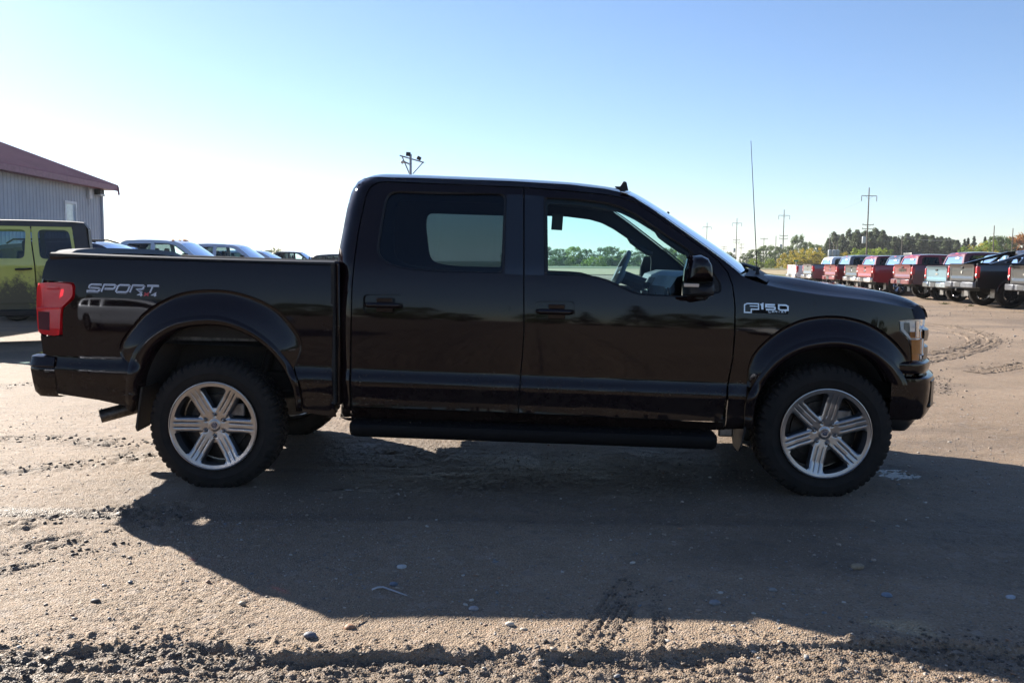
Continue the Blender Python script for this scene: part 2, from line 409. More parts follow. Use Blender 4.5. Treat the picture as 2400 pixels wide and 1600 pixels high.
    for px, py, rx, ry in PUDDLES:
        q = np.exp(-(((x - px) / rx) ** 2 + ((y - py) / (ry * 1.6)) ** 2)); h = h * (1 - q) - q * .013; h = h + q * .020 * (fbm(x, y * 1.4, 38, 3, 111, .85) - .45); wet = np.maximum(wet, q * 1.2)
    for wx in (-1.8425, 1.8425):
        for wy in (.17, 1.83):
            q = np.exp(-(((x - wx) / .24) ** 2 + ((y - wy) / .17) ** 2)); h = h * (1 - q) + q * .002
    return h, np.clip(wet, 0, 1)
def axis_pts(lo, hi, step, far, growth, lofar=None):
    c = list(np.arange(lo, hi, step)); a = []; b = []; s = step; p = hi
    while p < far: b.append(p); s *= growth; p += s
    b.append(far); s = step; p = lo; lf = lofar or -far
    while p > lf: p -= s * 1.0; s *= growth; a.append(p)
    return np.array(a[::-1] + c + b)
GX = axis_pts(-2.75, 2.75, .0088, 2600, 1.032)
GY = [-2.75]; s_ = .0075
while GY[-1] < 2600:
    GY.append(GY[-1] + s_); s_ = min(s_ * 1.0026, 9e9) if GY[-1] < 1.5 else (s_ * 1.012 if GY[-1] < 30 else s_ * 1.08)
lo_ = []; p_ = -2.75; s_ = .02
while p_ > -400: p_ -= s_; s_ *= 1.10; lo_.append(p_)
GY = np.array(lo_[::-1] + GY)
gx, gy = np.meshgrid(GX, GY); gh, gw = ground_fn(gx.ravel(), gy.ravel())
gh = np.where(np.hypot(gx, gy).ravel() > 60, gh * .3, gh)
me = bpy.data.meshes.new('ground'); nx, ny = len(GX), len(GY)
me.vertices.add(nx * ny); me.vertices.foreach_set('co', np.stack([gx.ravel(), gy.ravel(), gh], 1).astype(np.float32).ravel())
ii, jj = np.meshgrid(np.arange(nx - 1), np.arange(ny - 1)); q0 = (jj * nx + ii).ravel()
quads = np.stack([q0, q0 + 1, q0 + nx + 1, q0 + nx], 1).astype(np.int32); nq = len(quads)
me.loops.add(nq * 4); me.loops.foreach_set('vertex_index', quads.ravel()); me.polygons.add(nq)
me.polygons.foreach_set('loop_start', np.arange(0, nq * 4, 4, dtype=np.int32)); me.polygons.foreach_set('use_smooth', np.ones(nq, bool))
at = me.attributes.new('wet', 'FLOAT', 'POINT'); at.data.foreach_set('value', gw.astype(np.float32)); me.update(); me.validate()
def ground_material():
    m = bpy.data.materials.new('gravel_mud'); m.use_nodes = True; nt = m.node_tree; b = nt.nodes['Principled BSDF']
    tc = nt.nodes.new('ShaderNodeTexCoord'); ob = tc.outputs['Object']
    big = _noise(nt, .35, 4, .6, vec=ob); mid = _noise(nt, 3.5, 5, .65, vec=ob); fine = _noise(nt, 90, 3, .7, vec=ob)
    c = _mix(nt, (.200, .143, .094), (.282, .208, .143), _ramp(nt, big, .35, .65))
    c = _mix(nt, c, (.228, .168, .112), _ramp(nt, mid, .42, .68, 0, .8))
    vo = nt.nodes.new('ShaderNodeTexVoronoi'); vo.inputs['Scale'].default_value = 135; nt.links.new(ob, vo.inputs['Vector'])
    hs = nt.nodes.new('ShaderNodeSeparateColor'); nt.links.new(vo.outputs['Color'], hs.inputs[0])
    c = _mix(nt, c, (.36, .30, .25), _ramp(nt, hs.outputs[0], .80, 1.0, 0, .62))          # pale grit
    c = _mix(nt, c, (.085, .075, .07), _ramp(nt, hs.outputs[1], .78, 1.0, 0, .62))         # dark grit
    c = _mix(nt, c, (.26, .13, .075), _ramp(nt, hs.outputs[2], .86, 1.0, 0, .5))           # rusty grit
    vo2 = nt.nodes.new('ShaderNodeTexVoronoi'); vo2.inputs['Scale'].default_value = 21; nt.links.new(ob, vo2.inputs['Vector'])
    h2 = nt.nodes.new('ShaderNodeSeparateColor'); nt.links.new(vo2.outputs['Color'], h2.inputs[0])
    c = _mix(nt, c, (.31, .26, .22), _ramp(nt, h2.outputs[0], .86, 1.0, 0, .4))
    c = _mix(nt, c, (.12, .10, .085), _ramp(nt, h2.outputs[1], .88, 1.0, 0, .4))
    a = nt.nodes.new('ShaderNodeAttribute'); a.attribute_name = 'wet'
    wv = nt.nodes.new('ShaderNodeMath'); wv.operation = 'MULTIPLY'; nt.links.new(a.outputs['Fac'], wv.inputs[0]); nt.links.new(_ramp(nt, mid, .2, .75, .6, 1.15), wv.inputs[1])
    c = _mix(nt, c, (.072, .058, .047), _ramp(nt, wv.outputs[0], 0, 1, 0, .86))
    nt.links.new(c, b.inputs['Base Color'])
    r0 = _ramp(nt, fine, .3, .7, .66, .92)
    rr = nt.nodes.new('ShaderNodeMath'); rr.operation = 'SUBTRACT'; nt.links.new(r0, rr.inputs[0]); nt.links.new(_ramp(nt, wv.outputs[0], .2, 1.0, 0, .30), rr.inputs[1])
    nt.links.new(rr.outputs[0], b.inputs['Roughness']); b.inputs['Specular IOR Level'].default_value = .28
    ad = nt.nodes.new('ShaderNodeMath'); ad.operation = 'ADD'; nt.links.new(fine, ad.inputs[0]); nt.links.new(_ramp(nt, vo.outputs['Distance'], 0, .8, .9, 0), ad.inputs[1])
    _bump(nt, ad.outputs[0], .9, .006, b.inputs['Normal'])
    return m
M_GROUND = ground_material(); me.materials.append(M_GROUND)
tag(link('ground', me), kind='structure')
M_WATER = mat('puddle_water', (.030, .026, .022), .05, spec=.3, var=.05); M_WATER.node_tree.nodes['Principled BSDF'].inputs['IOR'].default_value = 1.14
mb = MB(); px, py, rx, ry = PUDDLES[0]
def puddle_sheet(px, py, rx, ry):
    return MB().add([(px + rx * 1.5 * math.cos(a * .39), py + ry * 2.4 * math.sin(a * .39), PUD_Z) for a in range(16)], [tuple(range(16))])
for i, (k, lab) in enumerate(((0, 'puddle in the shade just ahead of the front wheel'), (2, 'thin puddle in the shade between the wheels'))):
    tag(put('puddle', puddle_sheet(*PUDDLES[k]), M_WATER, smooth=False), lab, None, kind='structure')

# tread prints pressed into the dirt ahead of the truck
def tread_print(pts, w, amp, lab):
    P = smooth_line(np.array([ground_pt(*p)[:2] for p in pts]), 420); T = np.gradient(P, axis=0); T /= np.linalg.norm(T, axis=1)[:, None]; N = np.stack([-T[:, 1], T[:, 0]], 1); us = np.linspace(-1, 1, 21); rows = []
    s = np.concatenate([[0], np.cumsum(np.linalg.norm(np.diff(P, axis=0), axis=1))])
    for k, u in enumerate(us):
        q = P + N * (u * w / 2); h, _ = ground_fn(q[:, 0].copy(), q[:, 1].copy()); end = np.clip(np.minimum(s, s[-1] - s) / .5, 0, 1)
        rib = (np.sin(s * 2 * math.pi / .085 + abs(u) * 5) > -.1) * (1 - (abs(abs(u) - .38) < .07)) * (abs(u) < .97); n = fbm(q[:, 0], q[:, 1], 2.2, 3, 311)
        rows.append(np.stack([q[:, 0], q[:, 1], h + .006 + end * amp * (rib - .6) * np.clip((n - .25) * 3, .15, 1) + amp * .7 * (fbm(q[:, 0], q[:, 1], 22, 2, 313) - .5) - (.02 if abs(u) > .99 else 0)], 1))
    o = put('tyre_track', MB().grid(rows), M_GROUND, sharp=60); a = o.data.attributes.new('wet', 'FLOAT', 'POINT'); a.data.foreach_set('value', np.full(len(o.data.vertices), .30, np.float32)); tag(o, lab, None, kind='structure')
tread_print([(1880, 905), (2020, 872), (2140, 850), (2230, 836), (2290, 821), (2325, 807), (2328, 793), (2296, 780), (2240, 767), (2170, 757), (2060, 750)], .26, .013, 'curved outer tyre print on the dirt ahead of the truck')
tread_print([(1900, 872), (2030, 848), (2140, 833), (2215, 823), (2262, 812), (2284, 800), (2270, 787), (2230, 778), (2150, 768), (2060, 762)], .24, .011, 'curved inner tyre print on the dirt ahead of the truck')
tread_print([(2280, 872), (2340, 865), (2420, 852), (2560, 838), (2800, 820)], .30, .015, 'straight churned tyre print at the right edge')

# field and verge beyond the lot
def strip(name, x0, x1, y0, y1, z, m, n=40, wob=3.0):
    a = []; bb = []
    for i in range(n + 1):
        x = x0 + (x1 - x0) * i / n; a.append((x, y0 + wob * math.sin(i * 1.7) + wob * .6 * math.sin(i * 4.1), z)); bb.append((x, y1, z))
    return tag(put(name, MB().grid([a, bb]), m, smooth=False), kind='structure')
M_FIELD = mat('dry_stubble', (.30, .225, .115), .9, col2=(.22, .175, .09), vscale=.15, bump=.8, bscale=2)
M_GRASS = mat('rough_grass', (.085, .105, .030), .9, col2=(.14, .13, .05), vscale=.25, bump=.9, bscale=3)
strip('field', -900, 1500, 88, 175, .06, M_FIELD)
strip('grass_verge', -1500, 2200, 165, 2500, .14, M_GRASS)
strip('grass_verge_near', 20, 300, 80, 96, .10, M_GRASS, 40, 2.0)

# pebbles: too many to count
rs = np.random.RandomState(3)
ICO = bmesh.new(); bmesh.ops.create_icosphere(ICO, subdivisions=1, radius=1); IV = np.array([v.co[:] for v in ICO.verts]); IF = np.array([[v.index for v in f.verts] for f in ICO.faces]); ICO.free()
ICO = bmesh.new(); bmesh.ops.create_icosphere(ICO, subdivisions=2, radius=1); IV2 = np.array([v.co[:] for v in ICO.verts]); IF2 = np.array([[v.index for v in f.verts] for f in ICO.faces]); ICO.free()
def pebble_mesh(name, x, y, size, m, seed=0, sink=.45):
    n = len(x); z, _ = ground_fn(x.copy(), y.copy()); r = np.random.RandomState(seed)
    sc = np.stack([size * r.uniform(.8, 1.5, n), size * r.uniform(.7, 1.1, n), size * r.uniform(.4, .7, n)], 1); an = r.uniform(0, 6.28, n)
    V = IV[None] * (1 + .22 * (r.rand(n, len(IV), 1) - .5)) * sc[:, None, :]
    X = V[..., 0] * np.cos(an)[:, None] - V[..., 1] * np.sin(an)[:, None] + x[:, None]; Y = V[..., 0] * np.sin(an)[:, None] + V[..., 1] * np.cos(an)[:, None] + y[:, None]
    Z = V[..., 2] + (z + sc[:, 2] * sink)[:, None]
    me = bpy.data.meshes.new(name); me.vertices.add(n * len(IV)); me.vertices.foreach_set('co', np.stack([X, Y, Z], -1).astype(np.float32).ravel())
    Fa = (IF[None] + (np.arange(n) * len(IV))[:, None, None]).reshape(-1, 3).astype(np.int32); me.loops.add(Fa.size); me.loops.foreach_set('vertex_index', Fa.ravel())
    me.polygons.add(len(Fa)); me.polygons.foreach_set('loop_start', np.arange(0, Fa.size, 3, dtype=np.int32)); me.polygons.foreach_set('use_smooth', np.ones(len(Fa), bool))
    col = np.repeat(r.rand(n), len(IV)); a = me.attributes.new('tone', 'FLOAT', 'POINT'); a.data.foreach_set('value', col.astype(np.float32)); me.update(); me.validate(); me.materials.append(m)
    return link(name, me)
def pebble_material():
    m = bpy.data.materials.new('pebble_stone'); m.use_nodes = True; nt = m.node_tree; b = nt.nodes['Principled BSDF']; b.inputs['Roughness'].default_value = .6
    a = nt.nodes.new('ShaderNodeAttribute'); a.attribute_name = 'tone'; cr = nt.nodes.new('ShaderNodeValToRGB'); cr.color_ramp.interpolation = 'CONSTANT'
    e = cr.color_ramp.elements; e[0].position = 0; e[0].color = (.20, .155, .12, 1); e[1].position = .22; e[1].color = (.11, .10, .095, 1)
    for p, c in ((.40, (.27, .215, .165)), (.58, (.19, .105, .06)), (.68, (.36, .33, .29)), (.80, (.13, .14, .155)), (.90, (.24, .18, .13))):
        q = e.new(p); q.color = (*c, 1)
    nt.links.new(a.outputs['Fac'], cr.inputs[0]); n = _noise(nt, 60, 3)
    nt.links.new(_mix(nt, cr.outputs[0], (.9, .85, .8), _ramp(nt, n, .4, .8, 0, .12), 'MIX'), b.inputs['Base Color']); return m
M_PEB = pebble_material()
N = 32000
yy = -2.6 + 6.6 * rs.rand(N) ** 1.5; xx = rs.uniform(-1, 1, N) * (1.9 + .62 * (yy + 2.6)); sz = .0022 + .0032 * rs.rand(N) ** 2 + .009 * rs.rand(N) ** 20
dens = fbm(xx, yy, .9, 3, 201); keep = rs.rand(N) < np.clip((dens - .30) * 3.2, .12, 1)
tag(pebble_mesh('gravel', xx[keep], yy[keep], sz[keep], M_PEB, 5, .25), 'loose gravel scattered over the packed dirt lot', None, kind='stuff')
N = 9000
yy = rs.uniform(4, 26, N); xx = rs.uniform(-1, 1, N) * (.62 * (yy + 5)) + 2; sz = .006 + .02 * rs.rand(N) ** 4
keep = rs.rand(N) < np.clip((fbm(xx, yy, .35, 3, 207) - .35) * 3, .05, 1)
tag(pebble_mesh('gravel_far', xx[keep], yy[keep], sz[keep], M_PEB, 6), 'coarser gravel across the back of the lot', None, kind='stuff')
# damp crumbs of mud kicked up along the ledge and the tracks
M_CRUMB = mat('mud_crumb', (.095, .076, .060), .75, var=.3, vscale=40)
cx_, cy_ = [], []
n_ = 2600; x_ = rs.uniform(-2.4, 2.4, n_); y_ = np.interp(x_, LEDGE[:, 0], LEDGE[:, 1]) + rs.normal(0, 1, n_) * .05 + rs.exponential(.05, n_) * (rs.rand(n_) < .5) - .05; cx_.append(x_); cy_.append(y_)
n_ = 2200; x_ = rs.uniform(-2.4, 2.4, n_); cx_.append(x_); cy_.append(np.interp(x_, LEDGE[:, 0], LEDGE[:, 1]) - rs.rand(n_) * .5)
for P, w, a, ribs, ang in TRACKS:
    L = np.linalg.norm(np.diff(P, axis=0), axis=1).sum(); q = smooth_line(P, 60); n_ = int(min(500, 110 * L)); k = rs.randint(0, 60, n_); cx_.append(q[k, 0] + rs.normal(0, w * .5, n_)); cy_.append(q[k, 1] + rs.normal(0, w * .35, n_))
cx_ = np.concatenate(cx_); cy_ = np.concatenate(cy_); dist_ = np.hypot(cx_, cy_ + 5.2)
tag(pebble_mesh('mud_crumbs', cx_, cy_, (.0026 + .0075 * rs.rand(len(cx_)) ** 3) * np.clip(dist_ / 3.5, .8, 1.7), M_CRUMB, 9, .3), 'dark damp crumbs of mud along the ledge and tyre tracks', None, kind='stuff')
# the few stones one can single out
def stone(px, py, w, col, label, flat=.55):
    p = ground_pt(px, py); z, _ = ground_fn(np.array([p[0]]), np.array([p[1]])); r = np.random.RandomState(int(px)); s = w * .38
    V = IV2 * (1 + .16 * np.sin(IV2 @ r.uniform(-3, 3, (3, 3))).sum(1, keepdims=True) * .5 + .10 * (r.rand(len(IV2), 1) - .5)) * np.array([s, s * .72, s * flat])
    o = put('stone', MB().add(V, [tuple(f) for f in IF2.tolist()]), mat('stone_%d' % int(px), col, .65, var=.15, vscale=40, bump=.2), loc=(p[0], p[1], float(z[0]) + s * flat * .32), rot=(0, 0, r.uniform(-.4, .4)))
    return tag(o, label, 'stone', 'single stones on the dirt')
for a in ((941, 1330, .062, (.42, .42, .42), 'pale oval stone in the shade above the bent twig'), (923, 1372, .05, (.12, .15, .20), 'blue-grey round stone right beside the twig'),
          (1110, 1428, .055, (.30, .29, .30), 'grey rounded stone at the very edge of the shadow'), (1195, 1465, .05, (.55, .48, .38), 'white oval stone in sun just below the shadow edge'),
          (1229, 1474, .043, (.46, .38, .28), 'cream stone in sun right of the white oval stone'), (2010, 1330, .085, (.26, .20, .13), 'long tan stone in the shade at the right'),
          (2078, 1394, .06, (.16, .19, .24), 'flat blue-grey stone below the long tan stone'), (2368, 1400, .055, (.34, .36, .40), 'pale grey stone near the right edge of the picture'),
          (567, 1418, .05, (.36, .28, .19), 'tan pebble in sun left of the shadow edge'), (725, 1492, .065, (.12, .13, .16), 'flat slate stone above the mud ledge'),
          (1812, 1382, .05, (.22, .21, .20), 'grey stone in the middle of the shade'), (818, 1472, .06, (.34, .18, .10), 'rusty flat stone above the mud ledge'),
          (225, 1412, .055, (.09, .075, .065), 'dark clod-like stone in the sun at the left'), (1676, 1415, .065, (.20, .20, .21), 'flat grey stone just inside the shadow edge')):
    stone(*a)
tw = [ground_pt(*p) for p in ((872, 1388), (884, 1383), (898, 1382), (915, 1386), (930, 1393), (954, 1401))]
tw = [(p[0], p[1], float(ground_fn(np.array([p[0]]), np.array([p[1]]))[0][0]) + .008) for p in tw]
tag(put('twig', MB().tube(tw, [.004, .0045, .004, .0038, .0035, .002], 6), mat('bleached_wood', (.40, .40, .42), .7)), 'bleached bent twig lying in the shadow of the truck', 'twig')
tw = [ground_pt(*p) for p in ((826, 1464), (850, 1448))]
tag(put('straw', MB().tube([(p[0], p[1], .012) for p in tw], .003, 5), mat('dark_stem', (.12, .09, .06), .8)), 'short dark stem lying in the sun beside the shadow edge', 'twig')

# ------------------------------------------------------------------ lettering drawn as mitred ribbons
FONT = {'S': [[(1, 1), (.12, 1), (0, .86), (0, .64), (.1, .53), (.9, .47), (1, .36), (1, .14), (.88, 0), (0, 0)]],
        'P': [[(0, 0), (0, 1), (.88, 1), (1, .88), (1, .56), (.88, .44), (.16, .44)]], 'O': [[(0, .15), (0, .85), (.12, 1), (.88, 1), (1, .85), (1, .15), (.88, 0), (.12, 0), (0, .15)]],
        'R': [[(0, 0), (0, 1), (.88, 1), (1, .88), (1, .58), (.88, .46), (.5, .46), (1, 0)]], 'T': [[(0, 1), (1, 1)], [(.5, .9), (.5, 0)]],
        '4': [[(.78, 0), (.78, 1), (0, .36), (1.05, .36)]], 'x': [[(0, 0), (1, .7)], [(0, .7), (1, 0)]], '1': [[(.15, .84), (.6, 1), (.6, 0)]],
        '5': [[(1, 1), (0, 1), (0, .56), (.88, .56), (1, .46), (1, .13), (.86, 0), (0, 0)]], '0': [[(0, .2), (0, 1), (.78, 1), (1, .78), (1, 0), (.2, 0), (0, .2)]],
        'L': [[(0, 1), (0, 0), (1, 0)]], 'A': [[(0, 0), (.5, 1), (1, 0)], [(.24, .34), (.76, .34)]], 'I': [[(.5, 0), (.5, 1)]], 'M': [[(0, 0), (0, 1), (.5, .45), (1, 1), (1, 0)]],
        'F': [[(0, 0), (0, 1), (1, 1)], [(.1, .55), (.8, .55)]], 'o': [[(0, .1), (0, .5), (.1, .6), (.9, .6), (1, .5), (1, .1), (.9, 0), (.1, 0), (0, .1)]], 'r': [[(0, 0), (0, .6), (.8, .6)]],
        'd': [[(1, 1), (1, 0), (.1, 0), (0, .1), (0, .5), (.1, .6), (.9, .6)]]}
def ribbon(mb, pl, w, place, lift):
    P = [np.array(p, float) for p in pl]; closed = np.allclose(P[0], P[-1]); n = len(P); Ls = []; Rs = []
    for i in range(n):
        a = P[i] - P[i - 1] if i > 0 else (P[0] - P[-2] if closed else P[1] - P[0]); b = P[i + 1] - P[i] if i < n - 1 else (P[1] - P[0] if closed else P[-1] - P[-2])
        a = a / (np.linalg.norm(a) + 1e-9); b = b / (np.linalg.norm(b) + 1e-9); na = np.array([-a[1], a[0]]); nb = np.array([-b[1], b[0]]); m = na + nb
        m = m / max(m @ na, .35) if np.linalg.norm(m) > 1e-6 else na
        Ls.append(P[i] + m * w / 2); Rs.append(P[i] - m * w / 2)
    mb.grid([[place(*p, lift) for p in Ls], [place(*p, lift) for p in Rs]])
def letters(text, place, lw, h, gap, stroke, shear=0.0, lift=.002):
    mb = MB(); x = 0
    for k, ch in enumerate(text):
        if ch in FONT:
            for q, st in enumerate(FONT[ch]):
                ribbon(mb, [(x + u * lw + v * h * shear, v * h) for u, v in st], stroke, place, lift + q * .0002)
        x += lw + gap
    return mb

# ------------------------------------------------------------------ the dark pickup truck
YC = 1.0                                    # centre plane of the truck (its near side stands at about Y = 0)
WB = 3.685
RAKE = .028
_zt = [.30, .40, .43, .47, .50, .518, .53, .60, .636, .648, .705, .716, .76, .85, .95, 1.02, 1.07, 1.15, 1.24, 1.30, 1.345, 1.37, 1.45, 1.6, 1.75, 1.90, 2.1]
_yt = [.16, .10, .070, .030, .012, .020, .021, .008, .001, .001, .021, .023, .0205, .017, .0155, .0162, .0180, .0235, .0330, .0415, .050, .058, .088, .144, .202, .262, .345]
_zf = np.arange(.30, 2.1, .002); _yf = np.interp(_zf, _zt, _yt)
_k = np.exp(-np.linspace(-2, 2, 15) ** 2); _k /= _k.sum(); _ys = np.convolve(np.pad(_yf, 7, 'edge'), _k, 'valid')
_k2 = np.exp(-np.linspace(-2, 2, 71) ** 2); _k2 /= _k2.sum(); _ys2 = np.convolve(np.pad(_ys, 35, 'edge'), _k2, 'valid')
_w = np.clip((_zf - .76) / .06, 0, 1); _ys = _ys * (1 - _w) + _ys2 * _w
def prof(zb): return np.interp(zb, _zf, _ys)
def S_(X, Z):
    X = np.asarray(X, float); y = prof(np.asarray(Z) + RAKE * X)
    return y + np.where(X > 1.95, .50 * (X - 1.95) ** 2, 0) + np.where(X < -2.5, .28 * (X + 2.5) ** 2, 0)
_ce = np.array([trace(x, y, .06 + max(0, (620 - y)) * .001) for x, y in ((797, 977), (801, 943), (797, 869), (796, 761), (797, 692), (801, 640), (792, 617), (795, 584), (803, 543), (813, 490), (828, 441), (839, 426), (860, 415))])
def cab_roll(X, Z):
    xr = np.interp(Z, _ce[:, 2], _ce[:, 0]); t = np.clip((xr + .085 - X) / .085, 0, 1.3); return .060 * t ** 2.4
def S_cab(X, Z): return S_(X, Z) + cab_roll(X, Z)
def px2xz(pts, S=S_):
    out = []
    for x, y in pts:
        Y = .03
        for _ in range(6): p = trace(x, y, Y); Y = float(S(p[0], p[2]))
        out.append((p[0], p[2]))
    return out
def on(S, off=0.0):
    return lambda V: np.stack([V[:, 0], S(V[:, 0], V[:, 1]) + off, V[:, 1]], 1)
TRUCK = thing('pickup_truck', 'dark cherry-black crew cab pickup truck parked broadside in the foreground', 'pickup truck', (0, YC, 0))
def tp(name, mb, m, both=False, parent=None, bevel=0, sharp=35, smooth=True):
    """a part of the truck in world coordinates, with its twin on the far side when both"""
    par = parent or TRUCK
    o = link(name, mb.mesh(name, m, sharp, smooth), par, (0, -YC, 0) if par is TRUCK else (0, 0, 0), None, bevel)
    if not both: return o
    o2 = link(name, mb.mirror(YC).mesh(name, m, sharp, smooth), TRUCK, (0, -YC, 0), None, bevel)
    return o, o2
def panel(px, holes=(), S=S_, off=0.0, res=.035, skirt=(0, .02, 0), er=.02):
    return sheet(px2xz(px, S), [px2xz(h, S) for h in holes], on(S, off), res, skirt, er)

# --- bed
R_OUT = [(304, 851), (290, 846), (282, 832), (281, 806), (302, 772), (337, 732), (383, 702), (432, 684), (494, 678), (555, 684), (612, 703), (651, 725), (681, 755), (703, 788), (708, 813), (701, 836), (690, 858)]
R_OUT = [R_OUT[0], R_OUT[1]] + [tuple(p) for p in smooth_line(R_OUT[2:], 70)]
R_LIP = [(306, 851), (312, 836), (319, 820), (341, 790), (371, 767), (413, 748), (478, 738), (536, 744), (597, 770), (643, 805), (670, 836), (688, 862)]
R_LIPF = [(304, 954), (298, 943), (299, 893), (306, 851)] + R_LIP[1:] + [(697, 888), (704, 912), (708, 947), (710, 962)]
R_IN = [(322, 962), (322, 940), (325, 893), (335, 862), (352, 828), (376, 800), (420, 773), (480, 763), (535, 767), (590, 790), (632, 822), (660, 856), (680, 894), (690, 925), (694, 962)]
bed_px = ([(115, 604), (300, 609), (560, 616), (785, 623), (782, 685), (779, 780), (778, 870), (783, 954), (787, 977), (712, 966)] +
          [(710, 962), (708, 947), (704, 912), (697, 888)] + R_OUT[::-1] + [(300, 893), (299, 943), (305, 954), (273, 946), (232, 937), (134, 922), (121, 864), (118, 836), (113, 833), (101, 828), (95, 787),
          (120, 789), (147, 789), (147, 735), (149, 722), (168, 706), (175, 697), (177, 672), (172, 662), (112, 657), (98, 653), (101, 635), (108, 614)])
def S_bed(X, Z): return S_(X, np.maximum(Z, .478 - RAKE * np.asarray(X)))
tp('bed_side', panel(bed_px, S=S_bed), M_PAINT, True)
rail = [(119, 592), (300, 599.5), (560, 608), (784, 613.5), (786, 621), (560, 613.5), (300, 606), (116, 601)]
ra = [trace(*p, .062) for p in smooth_line(rail[:4], 40)]; rb = [trace(*p, .052) for p in smooth_line(rail[4:][::-1], 40)]
mbr = MB().grid([[(p[0], .064, p[2] - .018) for p in rb], [(p[0], .050, p[2] + .001) for p in rb], [(p[0], .052, p[2] - .004) for p in ra], [(p[0], .072, p[2] + .003) for p in ra], [(p[0], .150, p[2] + .004) for p in ra], [(p[0], .165, p[2] - .006) for p in ra], [(p[0], .165, p[2] - .05) for p in ra]])
tp('bed_rail_cap', mbr, M_TRIM, True)
inner = [(p[0], .155, p[2] - .03) for p in ra]
tp('bed_inner_wall', MB().grid([inner, [(x, .16, .86 - RAKE * x) for x, y, z in inner]]), M_UND, True)
tp('bed_front_closure', MB().box((-1.10, .085, .95), (.02, .13, .84)), M_UND, True)
fl = [(-2.93, .90), (-1.06, .85)]
tp('bed_floor', MB().add([(-2.93, .1, .90), (-1.06, .1, .85), (-1.06, 1.9, .85), (-2.93, 1.9, .90)], [(0, 1, 2, 3)]), M_UND, smooth=False)
tp('bed_front_wall', MB().box((-1.085, YC, .95), (.04, 1.88, .86)), M_PAINT, bevel=.008)
def flare(outer, lip, lipfull, inner, n=72):
    A = smooth_line(outer, n); B = smooth_line(lip, n); rows = []
    for t, o in ((0, 0.0), (.02, .004), (.07, .015), (.13, .019), (.22, .016), (.4, .006), (.6, -.008), (.8, -.020), (.93, -.027), (1.0, -.030)):
        P = A * (1 - t) + B * t; e = np.linspace(0, 1, n); taper = np.clip(np.minimum(e, 1 - e) / .10, 0, 1) ** .7
        xz = px2xz([tuple(p) for p in P]); rows.append([(x, float(S_(x, z)) + .75 * o * float(tp_), z) for (x, z), tp_ in zip(xz, taper)])
    f1 = MB().grid(rows); n2 = 84; A = smooth_line(lipfull, n2); B = smooth_line(inner, n2); rows = []
    for t, o in ((0, -.026), (.05, -.030), (.15, -.031), (.25, -.036), (.45, -.040), (.7, -.036), (.9, -.024), (1.0, -.005), (1.01, .05), (1.02, .11)):
        P = A * (1 - min(t, 1)) + B * min(t, 1); xz = px2xz([tuple(p) for p in P])
        rows.append([(x, float(np.clip(S_(x, z), -.01, .06)) + (o * .78 if o < 0 else o), z) for x, z in xz])
    return f1, MB().grid(rows), rows[-1]
f1, f2, edge = flare(R_OUT, R_LIP, R_LIPF, R_IN)
tp('fender_flare', f1, M_PAINT, True, sharp=50); tp('wheel_arch_lip', f2, M_PAINT, True, sharp=60)
def liner(edge, x0):
    a = [(x, y, z) for x, y, z in edge]; b = [(x, .56, z) for x, y, z in edge]
    m = MB().grid([a, b]); k = len(m.v); m.v += b; m.f.append(tuple(range(k, k + len(b)))); return m
tp('wheel_well_liner', liner(edge, -1.84), M_LINER, True, sharp=60)
tp('inner_rail', MB().box((-1.72, .20, .905), (1.05, .05, .035)), mat('frame_metal', (.10, .095, .085), .55, .6, var=.4, vscale=30), True, bevel=.006)
# tail: corner return, tailgate, bumper, lamps
tail_e = np.array([trace(x, y, .045) for x, y in ((119, 594), (116, 602), (108, 614), (101, 635), (97, 655), (93, 690), (93, 760), (95, 791), (101, 828), (112, 836))])
rows = [[(p[0], float(S_(p[0], p[2])), p[2]) for p in tail_e], [(p[0] - .014, .075, p[2]) for p in tail_e], [(p[0] - .02, .15, p[2]) for p in tail_e]]
tp('bed_corner', MB().grid(rows), M_PAINT, True)
tg = empty('tailgate', TRUCK, (0, -YC, 0)); tgx = lambda z: float(np.interp(z, tail_e[::-1, 2], tail_e[::-1, 0])) - .022
zs = np.concatenate([np.linspace(.86, 1.37, 12), [1.395, 1.412, 1.42, 1.42]]); bul = [0] * 12 + [-.018, -.022, -.012, .07]
rows = []
for z, bb in zip(zs, bul):
    r = []
    for t in np.linspace(-1, 1, 25):
        cr = (1 - abs(t) ** 2.5); r.append((tgx(min(z, 1.39)) + bb - .035 * cr, YC + t * .835, z + (.036 * cr ** .5 if z > 1.38 else .03 * cr * (z - .86) / .53)))
    rows.append(r)
tp('panel', MB().grid(rows), M_PAINT, parent=tg); tp('top_cap', MB().grid([[(x + .004, y, z + .004) for x, y, z in rows[-2]], [(x + .03, y, z + .006) for x, y, z in rows[-1]], [(x + .07, y, z - .03) for x, y, z in rows[-1]]]), M_TRIM, parent=tg)
tp('handle', MB().box((tgx(1.2) - .05, YC, 1.27), (.03, .26, .09)), M_TRIM, parent=tg, bevel=.012)
tl_out = [(87.5, 664), (112, 661), (160, 664), (169, 668), (170.5, 690), (165, 701), (144, 719), (141, 735), (140, 780), (135, 787), (108, 785), (89, 779), (86, 740), (85, 700)]
tl_out = chaikin(tl_out, 1)
def S_lamp(X, Z): return S_(X, Z) * 0 + .018 + np.where(X < -2.86, .9 * (X + 2.86) ** 2 * 6, 0)
tlm = sheet(px2xz(tl_out, S_lamp), [], lambda V: np.stack([V[:, 0], S_lamp(V[:, 0], V[:, 1]), V[:, 1]], 1), .02, (0, .05, 0), .014)
